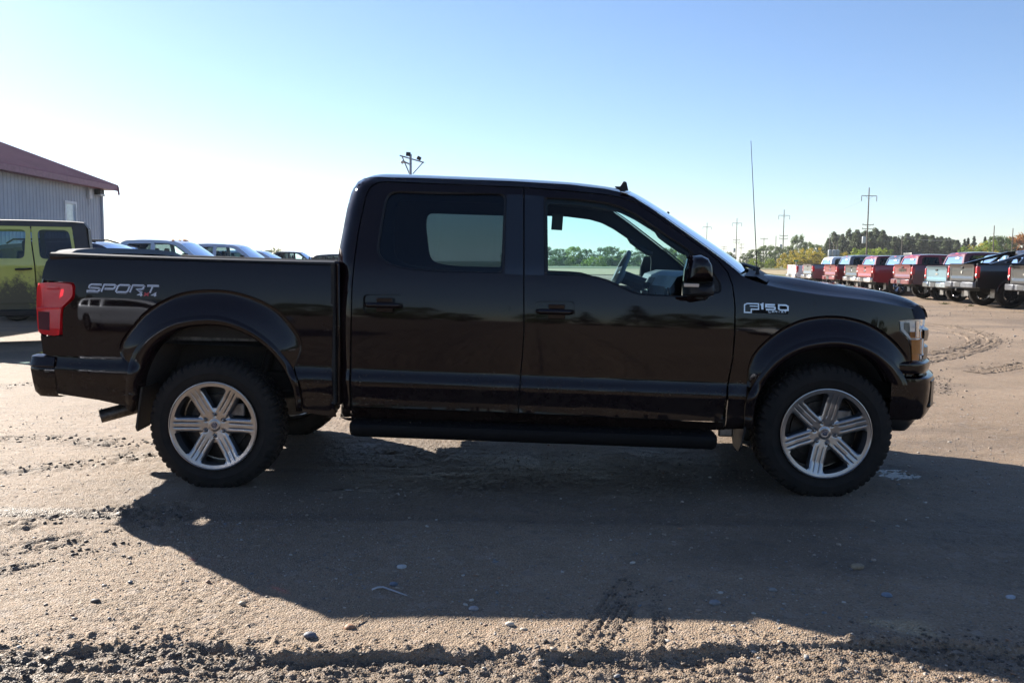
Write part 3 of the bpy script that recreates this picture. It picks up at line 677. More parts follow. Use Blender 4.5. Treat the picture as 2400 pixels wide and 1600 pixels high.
for side in (0, 1):
    lamp = empty('tail_light', TRUCK, (0, -YC, 0)); f = (lambda m: m.mirror(YC)) if side else (lambda m: m)
    def lp(n, m, mt, **k): return link(n, f(m).mesh(n, mt, 40), lamp, **k)
    lp('lens', tlm, M_RED)
    back = sheet(px2xz(tl_out, S_lamp), [], lambda V: np.stack([V[:, 0] + .004, S_lamp(V[:, 0], V[:, 1]) + .11, V[:, 1]], 1), .03, None); lp('reflector', back, M_REDIN)
    rr = []
    rear = px2xz([(86, 664), (84, 720), (88, 780)], S_lamp)
    lp('rear_lens', MB().grid([[(x, .035, z) for x, z in rear], [(x - .022, .075, z) for x, z in rear], [(x - .03, .165, z) for x, z in rear]]), M_RED)
    sm = px2xz([(90, 730), (116, 731), (116, 774), (92, 771)], S_lamp); lp('smoked_insert', sheet(sm, [], lambda V: np.stack([V[:, 0], S_lamp(V[:, 0], V[:, 1]) - .003, V[:, 1]], 1), .02, (0, .003, 0)), M_SMOKE)
    lp('divider', MB().tube([trace(86, 722, .012), trace(120, 722.5, .012), trace(141, 722, .012)], .006, 6), M_REDIN)
    lp('inner_frame', MB().tube([trace(*p, .026) for p in ((100, 672), (160, 674), (162, 690), (126, 714), (100, 713), (100, 672))], .0045, 6), mat('lamp_inner', (.75, .10, .12), .3, coat=.5))
    lp('bezel', sheet(px2xz([(84, 660), (112, 656), (172, 661), (177, 671), (176, 697), (168, 706), (149, 723), (148, 794), (95, 791), (86, 782)], S_lamp), [], lambda V: np.stack([V[:, 0] + .008, S_lamp(V[:, 0], V[:, 1]) + .125, V[:, 1]], 1), .04, (0, .02, 0)), M_PIANO)
# rear bumper: swept section
def plan_sweep(plan, sect, m, name, par=TRUCK, sharp=40):
    """plan: (x,y) half outline from the near flank to the centre; sect: (outward, z) points"""
    P = np.array(plan, float); P = smooth_line(P, 30); P = np.vstack([P, [[x, 2 * YC - y] for x, y in P[::-1][1:]]]); T = np.gradient(P, axis=0); N = np.stack([T[:, 1], -T[:, 0]], 1); N /= np.linalg.norm(N, axis=1)[:, None]
    sg = 1 if plan[-1][0] > 0 else -1; N *= np.sign(N[len(N) // 2, 0]) * sg
    rows = [[(p[0] + n[0] * o, p[1] + n[1] * o, z - RAKE * p[0]) for p, n in zip(P, N)] for o, z in sect]
    return tp(name, MB().grid(rows), m, sharp=sharp)
plan_r = [(-2.80, .035), (-2.90, .040), (-2.965, .075), (-3.03, .30), (-3.06, .65), (-3.07, 1.0)]
plan_sweep(plan_r, [(-.10, .722), (-.03, .724), (0, .716), (.016, .662), (.006, .652), (.010, .640), (.0, .56), (-.012, .50), (-.04, .468), (-.12, .465)], M_PAINT, 'rear_bumper')
tp('bumper_step_pad', MB().box((-2.99, YC, .815), (.13, 1.2, .012)), M_TRIM, bevel=.004)
tp('hitch_receiver', MB().box((-2.95, YC, .50), (.22, .09, .09)), M_UND, bevel=.01)

# --- cab: outer frame, doors, glass
AP_PX = [tuple(p) for p in smooth_line([(1454, 450.5), (1479, 459), (1530, 491), (1600, 540), (1660, 583), (1700, 613), (1734, 641)], 22)]
cab_ol = [(823, 976), (797, 976), (801, 943), (797, 869), (796, 761), (797, 692), (802, 640), (800, 630), (792, 619), (795, 584), (803, 543), (813, 490), (828, 441), (839, 426), (854, 417.5), (882, 414.6),
          (1000, 417.5), (1200, 424.5), (1336, 432.5), (1418, 442.5)] + AP_PX + [(1716, 652),
          (1706, 636), (1687, 613), (1660, 590.5), (1612, 556.5), (1539, 505.5), (1491, 474.5), (1454, 461.5), (1418, 455), (1345, 447.5), (1229, 438), (1050, 431), (902, 424.5), (884, 427), (869, 436), (859, 452), (854, 469), (838, 546), (823.5, 673), (822, 737), (819, 870), (820, 955)]
def S_cabo(X, Z):
    # rolls over into the roof along the upper edge
    zr = np.interp(X, ROOF_E[:, 0], ROOF_E[:, 2]); t = np.clip((Z - zr + .055) / .055, 0, 1.2); return S_cab(X, Z) + .030 * t ** 2.2
ROOF_PX = [(828, 441), (839, 426), (854, 417.5), (882, 414.6), (1000, 417.5), (1200, 424.5), (1336, 432.5), (1418, 442.5), (1454, 450.5)]
ROOF_E = np.array([(x, float(S_cab(x, z)), z) for x, z in px2xz(ROOF_PX, S_cab)])
tp('cab_frame', panel(cab_ol, S=S_cabo, res=.03, er=.015), M_PAINT, True)
rd_ol = [(826, 951), (823.5, 870), (825, 737), (826.5, 673), (841, 546), (857, 469), (862, 454), (871, 439), (885, 430), (902, 427.5), (1050, 434), (1226.5, 441), (1226.5, 780), (1223, 830), (1219, 877), (1213, 966)]
rw_ol = [(882, 584), (887, 602), (907, 620), (946, 631), (1010, 637), (1100, 639), (1181, 640.5), (1186, 454), (1050, 450.5), (923, 447.6), (907.5, 456.5), (901, 472), (892, 520)]
fd_ol = [(1216, 966), (1222, 877), (1226, 830), (1229.5, 780), (1229.5, 441.2), (1345, 450.5), (1418, 458), (1454, 464.5), (1491, 477.5), (1539, 508.5), (1612, 559.5), (1660, 593.5), (1685, 615.5), (1704, 638), (1716, 671), (1721, 719), (1720, 780), (1716, 837), (1703, 905), (1692, 988)]
fw_ol = [(1275, 462), (1345, 465.5), (1418, 473), (1454, 483), (1491, 501), (1539, 533), (1588, 567), (1614, 584), (1668, 632), (1690, 664), (1691, 686), (1640, 694), (1592, 696), (1503, 692), (1479, 686), (1454, 674), (1425, 660), (1394, 650), (1357, 646), (1277, 643.5)]
pocket_r = rrect(851, 690, 944, 733, 10); pocket_f = rrect(1254, 706, 1347, 748, 10)
def glass_line(px, S, off, r=.03): return sheet(px2xz(px, S), [], on(S, off), .05, None, .03)
rw_ol = round_corners(rw_ol, 16); fw_ol = round_corners(fw_ol, 9)
for nm, ol, wl, pk, gl in (('rear_door', rd_ol, rw_ol, pocket_r, M_PRIV), ('front_door', fd_ol, fw_ol, pocket_f, M_TINT)):
    d = tp(nm, panel(ol, [wl, pk], S=S_cab, res=.028, er=.016), M_PAINT, True)
    g = sheet(px2xz(wl, S_cab), [], on(S_cab, .014), .05, None, .03)
    cx = sum(p[0] for p in pk) / len(pk); cy = sum(p[1] for p in pk) / len(pk)
    pc = sheet(px2xz(pk, S_cab), [], lambda V: np.stack([V[:, 0], S_cab(V[:, 0], V[:, 1]) + .030, V[:, 1]], 1), .03, (0, -.030, 0))
    hp = px2xz([(cx - 42, cy + 2), (cx + 42, cy + 4)], S_cab); hx0, hz = hp[0]; hx1 = hp[1][0]; hz1 = hp[1][1]
    hd = MB().tube([(hx0, .012, hz), (hx0 + .02, -.018, hz), (hx1 - .02, -.018, hz1), (hx1, .012, hz1)], [.014, .017, .017, .014], 10)
    hd.box((hx0 * .45 + hx1 * .55, .025, (hz + hz1) / 2), (.10, .03, .085))
    seal = MB(); e = px2xz(wl, S_cab); e = np.array(resample(e + [e[0]], .03)); cen = e.mean(0); Y = S_cab(e[:, 0], e[:, 1])
    e2 = e + (cen - e) / np.linalg.norm(cen - e, axis=1)[:, None] * .012
    seal.grid([[(p[0], y - .003, p[1]) for p, y in zip(e, Y)], [(p[0], y + .004, p[1]) for p, y in zip(e2, S_cab(e2[:, 0], e2[:, 1]))], [(p[0], y + .014, p[1]) for p, y in zip(e2, S_cab(e2[:, 0], e2[:, 1]))]])
    for k in (0, 1):
        f = (lambda m: m.mirror(YC)) if k else (lambda m: m)
        link('window', f(g).mesh('window', gl), d[k]); link('handle_recess', f(pc).mesh('handle_recess', M_PAINT), d[k]); link('handle', f(hd).mesh('handle', M_PAINT, 50), d[k], bevel=.005); link('window_seal', f(seal).mesh('window_seal', M_TRIM), d[k])
# dark B pillar covers and the sail behind the mirror
pil = panel([(1188, 455.5), (1226, 457), (1226, 644), (1183.5, 642)], S=S_cab, off=-.002, skirt=None); pil2 = panel([(1230, 457), (1273.5, 460), (1275, 645), (1230, 644)], S=S_cab, off=-.002, skirt=None)
tp('pillar_cover', pil, M_PIANO, True); tp('pillar_cover', pil2, M_PIANO, True)
tp('mirror_sail', panel([(1617, 587), (1668, 632), (1690, 664), (1692, 690), (1640, 696), (1617, 697)], S=S_cab, off=.004, skirt=(0, .02, 0)), M_TRIM, True)
# inner shell behind the doors, with the window openings
ins = [(800, 960), (800, 640), (812, 520), (836, 437), (900, 424), (1210, 433), (1420, 447), (1480, 463), (1600, 543), (1700, 617), (1718, 645), (1718, 720), (1690, 990)]
def grow(pl, k):
    c = np.mean(pl, 0); return [tuple(c + (np.array(p) - c) * k) for p in pl]
rwi = [(921, 590), (930, 612), (960, 622), (1010, 628), (1090, 630), (1174, 631), (1180, 476), (1050, 472), (930, 468), (920, 500)]
fwi = [(1283, 476), (1345, 478), (1418, 487), (1454, 497), (1491, 515), (1539, 545), (1588, 577), (1610, 593), (1616, 612), (1616, 697), (1503, 690), (1479, 684), (1454, 672), (1425, 658), (1394, 648), (1357, 644), (1285, 641)]
tp('inner_shell', panel(ins, [round_corners(rwi, 16), round_corners(fwi, 9)], S=S_cab, off=.035, res=.08, skirt=(0, .03, 0)), M_INT, True)
tp('rocker_panel', panel([(797, 978), (823, 979), (824, 954.5), (1213, 969), (1216, 969), (1694, 991), (1697, 1007), (1550, 1009), (1200, 996)], S=S_cab), M_PAINT, True)
# roof, windscreen, cab back
def crown(t, p=2.3): return 1 - abs(t) ** p
re_ = smooth_line(ROOF_E, 40); ts = np.linspace(-1, 1, 29); rows = []
for i, e in enumerate(re_):
    s = i / 39; hb = .072 * min(1, s * 7) ** .5 * (1 - .25 * s); fx = .075 * s ** 3 - .02 * (1 - min(1, s * 6))
    e = e + np.array([0, .028, 0]); rows.append([(e[0] + fx * crown(t), YC + (YC - e[1]) * t, e[2] + hb * crown(t)) for t in ts])
tp('roof', MB().grid(rows), M_PAINT); roof_front = rows[-1]
ap = [(1454, 450.5), (1479, 459), (1530, 491), (1600, 540), (1660, 583), (1700, 613), (1734, 641)]
AE = np.array([(x, float(S_cab(x, z)) + .004, z) for x, z in px2xz(AP_PX, S_cab)]); rows = []
for i, e in enumerate(AE):
    s = i / 21; rows.append([(e[0] + (.075 + .10 * s) * crown(t), YC + (YC - e[1]) * t, e[2] + (.054 - .012 * s) * crown(t)) for t in ts])
tp('windscreen', MB().grid([[(x + .0015, y, z + .001) for x, y, z in r] for r in rows[1:]]), M_GLS); WS = rows
fr = MB(); tb = [-1, -.985, -.965]
def wsp(i, t, o=.003):
    e = AE[i]; s = i / 21; return (e[0] + (.075 + .10 * s) * crown(t) + o, YC + (YC - e[1]) * t, e[2] + (.054 - .012 * s) * crown(t) + o)
for sg in (1, -1): fr.grid([[wsp(i, sg * t) for i in range(22)] for t in tb])
fr.grid([[wsp(i, t) for t in ts[1:-1]] for i in (0, 1)])
tp('windscreen_border', fr, M_PIANO)
def cabx(z): return np.interp(z, _ce[:, 2], _ce[:, 0]) + .0
bk = sheet([(.12, .50), (1.88, .50), (1.88, 1.36), (1.72, 1.86), (.28, 1.86), (.12, 1.36)], [rrect(.34, 1.42, 1.66, 1.78, .05)], lambda V: np.stack([cabx(V[:, 1] + 0) - .018 * (1 - ((V[:, 0] - YC) / .9) ** 2) + .012, V[:, 0], V[:, 1]], 1), .08, (.03, 0, 0))
tp('cab_back', bk, M_PAINT)
bg2 = sheet(rrect(.34, 1.42, 1.66, 1.78, .05), [], lambda V: np.stack([cabx(V[:, 1]) - .018 * (1 - ((V[:, 0] - YC) / .9) ** 2) + .02, V[:, 0], V[:, 1]], 1), .1); tp('rear_window', bg2, M_PRIV)
tp('cab_floor', MB().box((.15, YC, .60), (2.35, 1.72, .05)), M_INT); tp('firewall', MB().box((1.36, YC, .93), (.05, 1.7, .62)), M_INT)
tp('headliner', MB().grid([[(x * .97 + .01, YC + (y - YC) * .93, z - .045) for x, y, z in r] for r in [[(e[0], YC + (YC - e[1]) * t, e[2] + .05 * crown(t)) for t in ts] for e in re_[3:]]]), M_INT)
# --- front fender, hood, nose
F_OUT = [(1750, 905), (1751, 875), (1757, 846), (1771, 821), (1799, 793), (1838, 766), (1886, 746), (1949, 739), (2004, 746), (2048, 762), (2087, 789), (2112, 815), (2131, 842)]
F_OUT = [tuple(p) for p in smooth_line(F_OUT, 70)]
F_LIP = [(1760, 908), (1768, 894), (1783, 872), (1814, 837), (1858, 809), (1905, 795), (1957, 790), (2004, 797), (2048, 815), (2083, 841), (2107, 868), (2117, 890)]
F_LIPF = [(1742, 1004), (1745, 955), (1752, 925)] + F_LIP + [(2119, 900)]
F_IN = [(1765, 1004), (1768, 960), (1778, 925), (1795, 893), (1826, 858), (1866, 832), (1910, 819), (1957, 815), (2000, 822), (2038, 840), (2066, 866), (2086, 900)]
fen = [(1697, 1006), (1707, 907), (1719.5, 837), (1724, 780), (1724.5, 719), (1719, 671), (1708, 640), (1737, 645), (1760, 656), (1800, 669), (1854, 681), (1940, 694), (2042, 706), (2119, 719.5), (2136, 722.5), (2143, 747.5), (2107, 750), (2108, 775), (2127, 795), (2134, 815), (2136, 860), (2140, 878), (2119, 898)] + F_OUT[::-1][:1] + F_OUT[::-1][1:] + [(1745, 950), (1741, 1004)]
tp('front_fender', panel(fen), M_PAINT, True)
f1, f2, edge = flare(F_OUT, F_LIP, F_LIPF, F_IN)
tp('fender_flare', f1, M_PAINT, True, sharp=50); tp('wheel_arch_lip', f2, M_PAINT, True, sharp=60); tp('wheel_well_liner', liner(edge, 1.84), M_LINER, True, sharp=60)
l1 = smooth_line([(1737, 645), (1760, 656), (1800, 669), (1854, 681), (1940, 694), (2042, 706), (2119, 719.5), (2147, 723)], 44); l2 = smooth_line([(1746, 639), (1800, 644), (1880, 654), (1953, 667), (2042, 679), (2093, 689), (2129, 701), (2149, 712)], 44)
rows = []
for a, b in zip(l1, l2):
    x, z = px2xz([tuple(a)])[0]; y = float(S_(x, z)); q = trace(b[0], b[1], .30); s = (x - 1.3) / 1.1; hb = .022
    r = [(x, y + .004, z - .004), (x, y + .010, z), (x, y + .040, z + .007), (x * .6 + q[0] * .4, .16, z * .55 + q[2] * .45), (q[0] * .8 + x * .2, .235, z * .12 + q[2] * .88), (q[0], .30, q[2])]
    for t in (.45, .6, .8, 1.0): r.append((q[0] + .16 * s ** 2 * ((t - .3) / .7) ** .8, t, q[2] + hb * (t - .3) / .7 * (1 - .6 * max(0, s))))
    r += [(p[0], 2 * YC - p[1], p[2]) for p in r[::-1][1:]]; rows.append(r)
hood_front = rows[-1]
# the nose rolls down from the hood's leading edge to the top of the lamps and grille
npx = [(2149, 712), (2158, 718), (2165, 728), (2169, 738), (2170, 747)]
base = hood_front; Q = [trace(x, y, .14) for x, y in npx]; q0 = Q[0]
for q in Q[1:]:
    dx, dz = q[0] - q0[0], q[2] - q0[2]; rows.append([(p[0] + dx, p[1], min(p[2], base[5][2] + .012) + dz if p[2] + dz > q[2] else q[2]) for p in base])
nn = len(Q) - 1; tp('hood', MB().grid(rows[:-nn]), M_PAINT, sharp=28); tp('hood_nose', MB().grid([r[4:-4] for r in rows[-nn - 1:]]), M_PAINT, sharp=50)
PN = [(2.33, .10), (2.40, .13), (2.46, .20), (2.54, .34), (2.63, .6), (2.68, 1.0)]
plan_sweep([(2.25, .11)] + [(x - .05, y + .03) for x, y in PN], [(0, 1.15), (0, .80)], M_INT, 'grille_surround')
g = empty('grille', TRUCK, (0, -YC, 0))
for py0, py1 in ((771, 800), (811, 846)):
    z1 = trace(2165, py0, .3)[2] + RAKE * 2.5; z0 = trace(2165, py1, .3)[2] + RAKE * 2.5
    P = smooth_line([(2.478, .265), (2.548, .37), (2.63, .62), (2.68, 1.0)], 16); P = np.vstack([P, [[x, 2 - y] for x, y in P[::-1][1:]]])
    rows = [[(x + o, y, z - RAKE * x) for x, y in P] for o, z in ((-.05, z1), (0, z1), (.012, z1 - .006), (.014, (z0 + z1) / 2), (.008, z0 + .004), (-.05, z0))]
    tp('bar', MB().grid(rows), mat('satin_grey', (.11, .105, .10), .25, .8), parent=g)
mesh = MB()
for k in range(26): mesh.box((2.56 - .09 * abs(k - 12.5) / 13, .42 + k * .0465, .93), (.012, .010, .34))
tp('mesh_insert', mesh, M_PIANO, parent=g)
tp('badge', MB().lathe([(0, -.012), (.055, -.012), (.06, 0), (.06, .02)], 24, (2.66, YC, .95), 'x'), M_BLUE, parent=g)
hl_ol = [(2109, 752), (2144, 749), (2168, 748.5), (2167, 762), (2161, 770), (2161, 793), (2166, 795.5), (2165, 831), (2161, 834), (2162, 846), (2165, 863), (2152, 870), (2144, 872), (2138, 864), (2136.5, 813), (2130, 793), (2111.5, 775)]
def S_hl(X, Z): return .065 + 2.6 * np.clip(X - 2.25, 0, 1) ** 2
def hls(off): return lambda V: np.stack([V[:, 0], S_hl(V[:, 0], V[:, 1]) + off, V[:, 1]], 1)
for k in (0, 1):
    lamp = empty('headlight', TRUCK, (0, -YC, 0)); f = (lambda m: m.mirror(YC)) if k else (lambda m: m)
    def lp(n, m, mt, **kw): return link(n, f(m).mesh(n, mt, 40), lamp, **kw)
    lp('lens', sheet(px2xz(hl_ol, S_hl), [], hls(0), .02, (0, .03, 0), .014), M_LENS)
    lp('reflector', sheet(px2xz(grow(hl_ol, .99), S_hl), [], hls(.055), .02, (0, .02, 0)), M_REFL)
    def sub(n, pts, off, mt, sk=.02): lp(n, sheet(px2xz(pts, S_hl), [], hls(off), .015, (0, sk, 0)), mt)
    sub('daytime_strip', [(2111, 754), (2120, 754), (2120, 771), (2135, 789), (2137, 797), (2131, 793), (2113, 774)], .012, mat('pale_lamp', (.60, .72, .80), .2, .2))
    sub('side_marker', [(2137, 778), (2159, 778), (2159, 793), (2137, 792)], .02, M_AMBER); sub('marker_block', [(2139, 797), (2164, 796), (2163, 829), (2157, 830), (2156, 845), (2140, 845)], .016, M_AMBER)
    sub('clear_block', [(2137, 794), (2166, 793.5), (2165, 832), (2137, 830)], .008, M_LENS, .012)
    sub('projector', [(2124, 758), (2137, 757), (2138, 786), (2133, 784), (2124, 770)], .03, mat('lamp_dark', (.14, .19, .20), .15, .3))
    lp('bulb_column', MB().tube([trace(2149, 752, .10), trace(2149, 790, .10)], .012, 10), M_CHR)
plan_f = [(2.215, .052), (2.34, .057), (2.418, .082), (2.465, .14), (2.53, .25), (2.588, .37), (2.675, .62), (2.74, 1.0)]
plan_sweep([(x - .016, y + .006) for x, y in plan_f], [(-.06, .885), (-.02, .882), (.004, .868), (.008, .840), (.0, .812), (-.05, .806)], M_PAINT, 'bumper_upper_valance')
plan_sweep(plan_f, [(-.06, .790), (-.012, .795), (.012, .782), (.016, .74), (.012, .64), (.0, .57), (-.02, .535), (-.07, .520), (-.12, .50)], M_PAINT, 'front_bumper')
plan_sweep([(2.205, .09)] + [(x - .05, y + .02) for x, y in plan_f[1:]], [(-.02, .54), (-.02, .50), (-.05, .455), (-.20, .445)], M_TRIM, 'front_air_dam')
def plan_patch(plan, y0, y1, zs, off, n=10):
    P = smooth_line(np.array(plan, float), 80); m = (P[:, 1] >= y0) & (P[:, 1] <= y1) & (P[:, 0] > 2.4); P = P[m]; T = np.gradient(P, axis=0); N = np.stack([T[:, 1], -T[:, 0]], 1); N /= np.linalg.norm(N, axis=1)[:, None]; N *= np.sign(N[0, 0])
    return MB().grid([[(p[0] + q[0] * o, p[1] + q[1] * o, z - RAKE * p[0]) for p, q in zip(P, N)] for o, z in zip(off, zs)])
tp('fog_lamp_recess', plan_patch(plan_f, .17, .40, (.762, .757, .60, .595), (.012, .0195, .018, .004)), mat('fog_black', (.008, .008, .009), .35), True)
def S_nose(X, Z): return .068 + 1.7 * np.clip(X - 2.25, 0, 1) ** 2 + .62 * np.clip(Z - 1.03, 0, 1) ** 1.15
tp('hood_corner', sheet(px2xz([(2136.5, 724), (2143, 719), (2150, 713.5), (2158, 719), (2164.5, 728), (2169, 739), (2169.5, 748), (2144.5, 748)], S_nose), [], lambda V: np.stack([V[:, 0], S_nose(V[:, 0], V[:, 1]), V[:, 1]], 1), .02, (-.01, .05, 0), .012), M_PAINT, True)
0 and tp('tow_hook', MB().tube([(2.50, .36, .56), (2.60, .36, .545), (2.63, .36, .52), (2.60, .36, .495), (2.50, .36, .49)], .013, 8), M_TRIM, True)
tp('front_skid_plate', MB().add([(2.15, .25, .47), (2.48, .3, .47), (2.30, .3, .38), (2.12, .25, .36), (2.15, 1.75, .47), (2.48, 1.7, .47), (2.30, 1.7, .38), (2.12, 1.75, .36)], [(0, 1, 2, 3), (4, 7, 6, 5), (1, 5, 6, 2), (2, 6, 7, 3), (0, 4, 5, 1)]), M_UND)
cowl = MB().grid([[(x + .02, y, z - .012) for x, y, z in WS[-1]], [(x + .10, y, z - .018) for x, y, z in WS[-1]], [(x + .16, y, z - .05) for x, y, z in WS[-1]]]); tp('cowl', cowl, M_TRIM)
tp('wiper', MB().tube([(1.50, .42, 1.345), (1.47, .55, 1.372), (1.44, .95, 1.385)], .009, 6).tube([(1.47, .25, 1.36), (1.455, .55, 1.385), (1.46, 1.0, 1.39)], .008, 6), M_TRIM)
# --- running boards, exhaust, flaps, underside
bx = [trace(x, y, -.05) for x, y in ((815, 986), (822, 984), (1000, 991), (1400, 1003), (1672, 1017), (1683, 1024))]; b0 = -1.0; b1 = 1.19
def zline(x): return .395 - RAKE * .85 * (x + 1.0)
rows = []
for y, dz in ((.13, .035), (.10, .045), (-.03, .040), (-.055, .030), (-.062, .008), (-.058, -.030), (-.045, -.045), (.05, -.045), (.13, -.02)):
    rows.append([(x, y + sh * .05, zline(x) + dz * (1 - sh * .3)) for x, sh in [(b0, 1), (b0 + .012, .35), (b0 + .04, 0)] + [(b0 + .04 + (b1 - b0 - .08) * i / 20, 0) for i in range(1, 20)] + [(b1 - .04, 0), (b1 - .012, .35), (b1, 1)]])
mbb = MB().grid(rows); n = len(rows[0]); mbb.f.append(tuple(i * n for i in range(len(rows)))); mbb.f.append(tuple(i * n + n - 1 for i in range(len(rows)))[::-1])
M_BOARD = mat('board_plastic', (.006, .006, .0065), .6, spec=.12, bump=.1, bscale=200)
o = tp('running_board', mbb, M_BOARD, True, sharp=50)
tr = MB()
for i in range(34): tr.box((b0 + .12 + i * .06, .03, zline(b0 + .12 + i * .06) + .044), (.012, .11, .006))
for k in (0, 1): link('tread', (tr.mirror(YC) if k else tr).mesh('tread', M_BOARD, smooth=False), o[k])
for x in (-.80, .1, .98): tp('board_bracket', MB().box((x, .19, zline(x) + .06), (.06, .20, .02), Matrix.Rotation(.5, 3, 'X')), M_UND, True)
ex = [(-1.2, .62, .52), (-1.55, .70, .60), (-1.95, .62, .66), (-2.15, .45, .58)]
e0 = trace(312, 955, .30); e1 = trace(235, 975.5, .20)
pipe = MB().tube([*ex, tuple(e0), tuple(e1)], [.036, .036, .036, .038, .042, .042], 20, False)
k = len(pipe.v); tip = pipe.v[-20:]; ax = Vector(e1 - e0).normalized(); c0 = Vector(e1)
pipe.v += [tuple(c0 + (Vector(p) - c0) * .86) for p in tip] + [tuple(c0 + (Vector(p) - c0) * .86 - ax * .14) for p in tip]
for j in range(20): j2 = (j + 1) % 20; pipe.f += [(k - 20 + j, k - 20 + j2, k + j2, k + j), (k + j, k + j2, k + 20 + j2, k + 20 + j)]
pipe.f.append(tuple(range(k + 20, k + 40)))
tp('exhaust_pipe', pipe, mat('sooty_steel', (.115, .105, .095), .45, .75, var=.3, vscale=30, bump=.15))
def flap(xa, za, zb, w=.27, lean=.05):
    return MB().add([(xa, .015, za), (xa, w, za), (xa - lean, w, zb + .05), (xa - lean * 1.1, w - .07, zb), (xa - lean * 1.1, .04, zb - .008), (xa - lean, .015, zb + .02)] + [(xa + .012, .015, za), (xa + .012, w, za), (xa - lean + .012, w, zb + .05), (xa - lean * 1.1 + .012, w - .07, zb), (xa - lean * 1.1 + .012, .04, zb - .008), (xa - lean + .012, .015, zb + .02)],
                    [(0, 1, 2, 3, 4, 5), (11, 10, 9, 8, 7, 6)] + [(i, (i + 1) % 6, 6 + (i + 1) % 6, 6 + i) for i in range(6)])
tp('mud_flap', flap(-2.27, .62, .355, lean=.04), M_TRIM, True, sharp=20); tp('mud_flap', flap(1.38, .55, .28, .25, .05), M_TRIM, True, sharp=20)
tp('splash_plate', MB().box((1.27, .14, .40), (.09, .02, .12)), M_STEEL, True, bevel=.012)
und = MB()
for y in (.52, 1.48): und.box((-.1, y, .60), (5.1, .07, .13))
tp('chassis_rail', und, M_UND, bevel=.01)
axl = MB().tube([(-WB / 2, .2, .40), (-WB / 2, 1.8, .40)], .045, 12).lathe([(0, -.16), (.09, -.13), (.15, -.04), (.15, .04), (.09, .13), (0, .16)], 16, (-WB / 2, 1.05, .41), 'x'); tp('rear_axle', axl, M_UND)
tp('front_axle', MB().tube([(WB / 2, .2, .40), (WB / 2, .7, .46), (WB / 2, 1.3, .46), (WB / 2, 1.8, .40)], .04, 12).box((WB / 2, YC, .5), (.3, .5, .2)), M_UND)
tp('drive_shaft', MB().tube([(-WB / 2, 1.05, .43), (.4, 1.0, .55)], .04, 10), M_UND)
tp('leaf_spring', MB().tube([(-2.5, .5, .60), (-1.84, .5, .47), (-1.2, .5, .56)], .028, 6), M_UND, True)
tp('shock_absorber', MB().tube([(-1.72, .46, .42), (-1.62, .55, .85)], .032, 10), M_UND, True)
tp('fuel_tank', MB().box((-.55, 1.45, .60), (1.1, .5, .22)), M_UND, bevel=.04); tp('gearbox', MB().box((.55, YC, .58), (.9, .4, .24)), M_UND, bevel=.05); tp('spare_wheel', MB().lathe([(0, -.10), (.30, -.11), (.37, -.07), (.38, .0), (.37, .07), (.30, .11), (0, .10)], 32, (-2.55, YC, .68), 'z'), M_RUB)
tp('engine', MB().box((1.9, YC, .85), (.9, .9, .5)), M_UND, bevel=.08)
# --- wheels
def tyre_mesh(R=.405, w=.275, bead=.266):
    NL = 58; nseg = NL * 6
    pr = [(bead, .030), (bead + .006, .018), (.285, .010), (.305, .004), (.318, .0005), (.322, -.002), (.326, -.0005), (.345, .001), (.362, .006), (.374, .010), (.386, .017), (.394, .026), (.4015, .040), (R, .058), (R, .088), (R - .009, .092), (R - .009, .102), (R, .106), (R, .135), (R - .009, .14), (R - .009, .15), (R, .155), (R, .185), (R - .009, .19), (R - .009, .2), (R, .204), (R, .225), (.4, .240), (.386, .256), (.362, .268), (.32, .274), (.285, .265), (bead, .240)]
    def fn(r, a, q, i):
        u = (q / (2 * math.pi) * NL); ph = u % 1.0; k = int(u)
        if 9 <= i <= 13:
            d = .007 if ph < .24 else 0.0
            if i <= 10: d = (.004 if ph < .26 else 0) + (.003 if k % 2 else 0)
            r -= d; a += d * .5
        elif 14 <= i <= 25 and ((ph + .5 * (i // 5)) % 1.0) < .22: r -= .009
        elif i in (26, 27, 28) and ph < .26: r -= .010
        z = r * math.sin(q)
        return r, a
    m = MB().lathe(pr, nseg, (0, 0, 0), 'y', fn); out = []
    for x, y, z in m.v:
        if z < -.385: z = -.385 + (z + .385) * .12; 
        out.append((x, y, z))
    m.v = out; return m
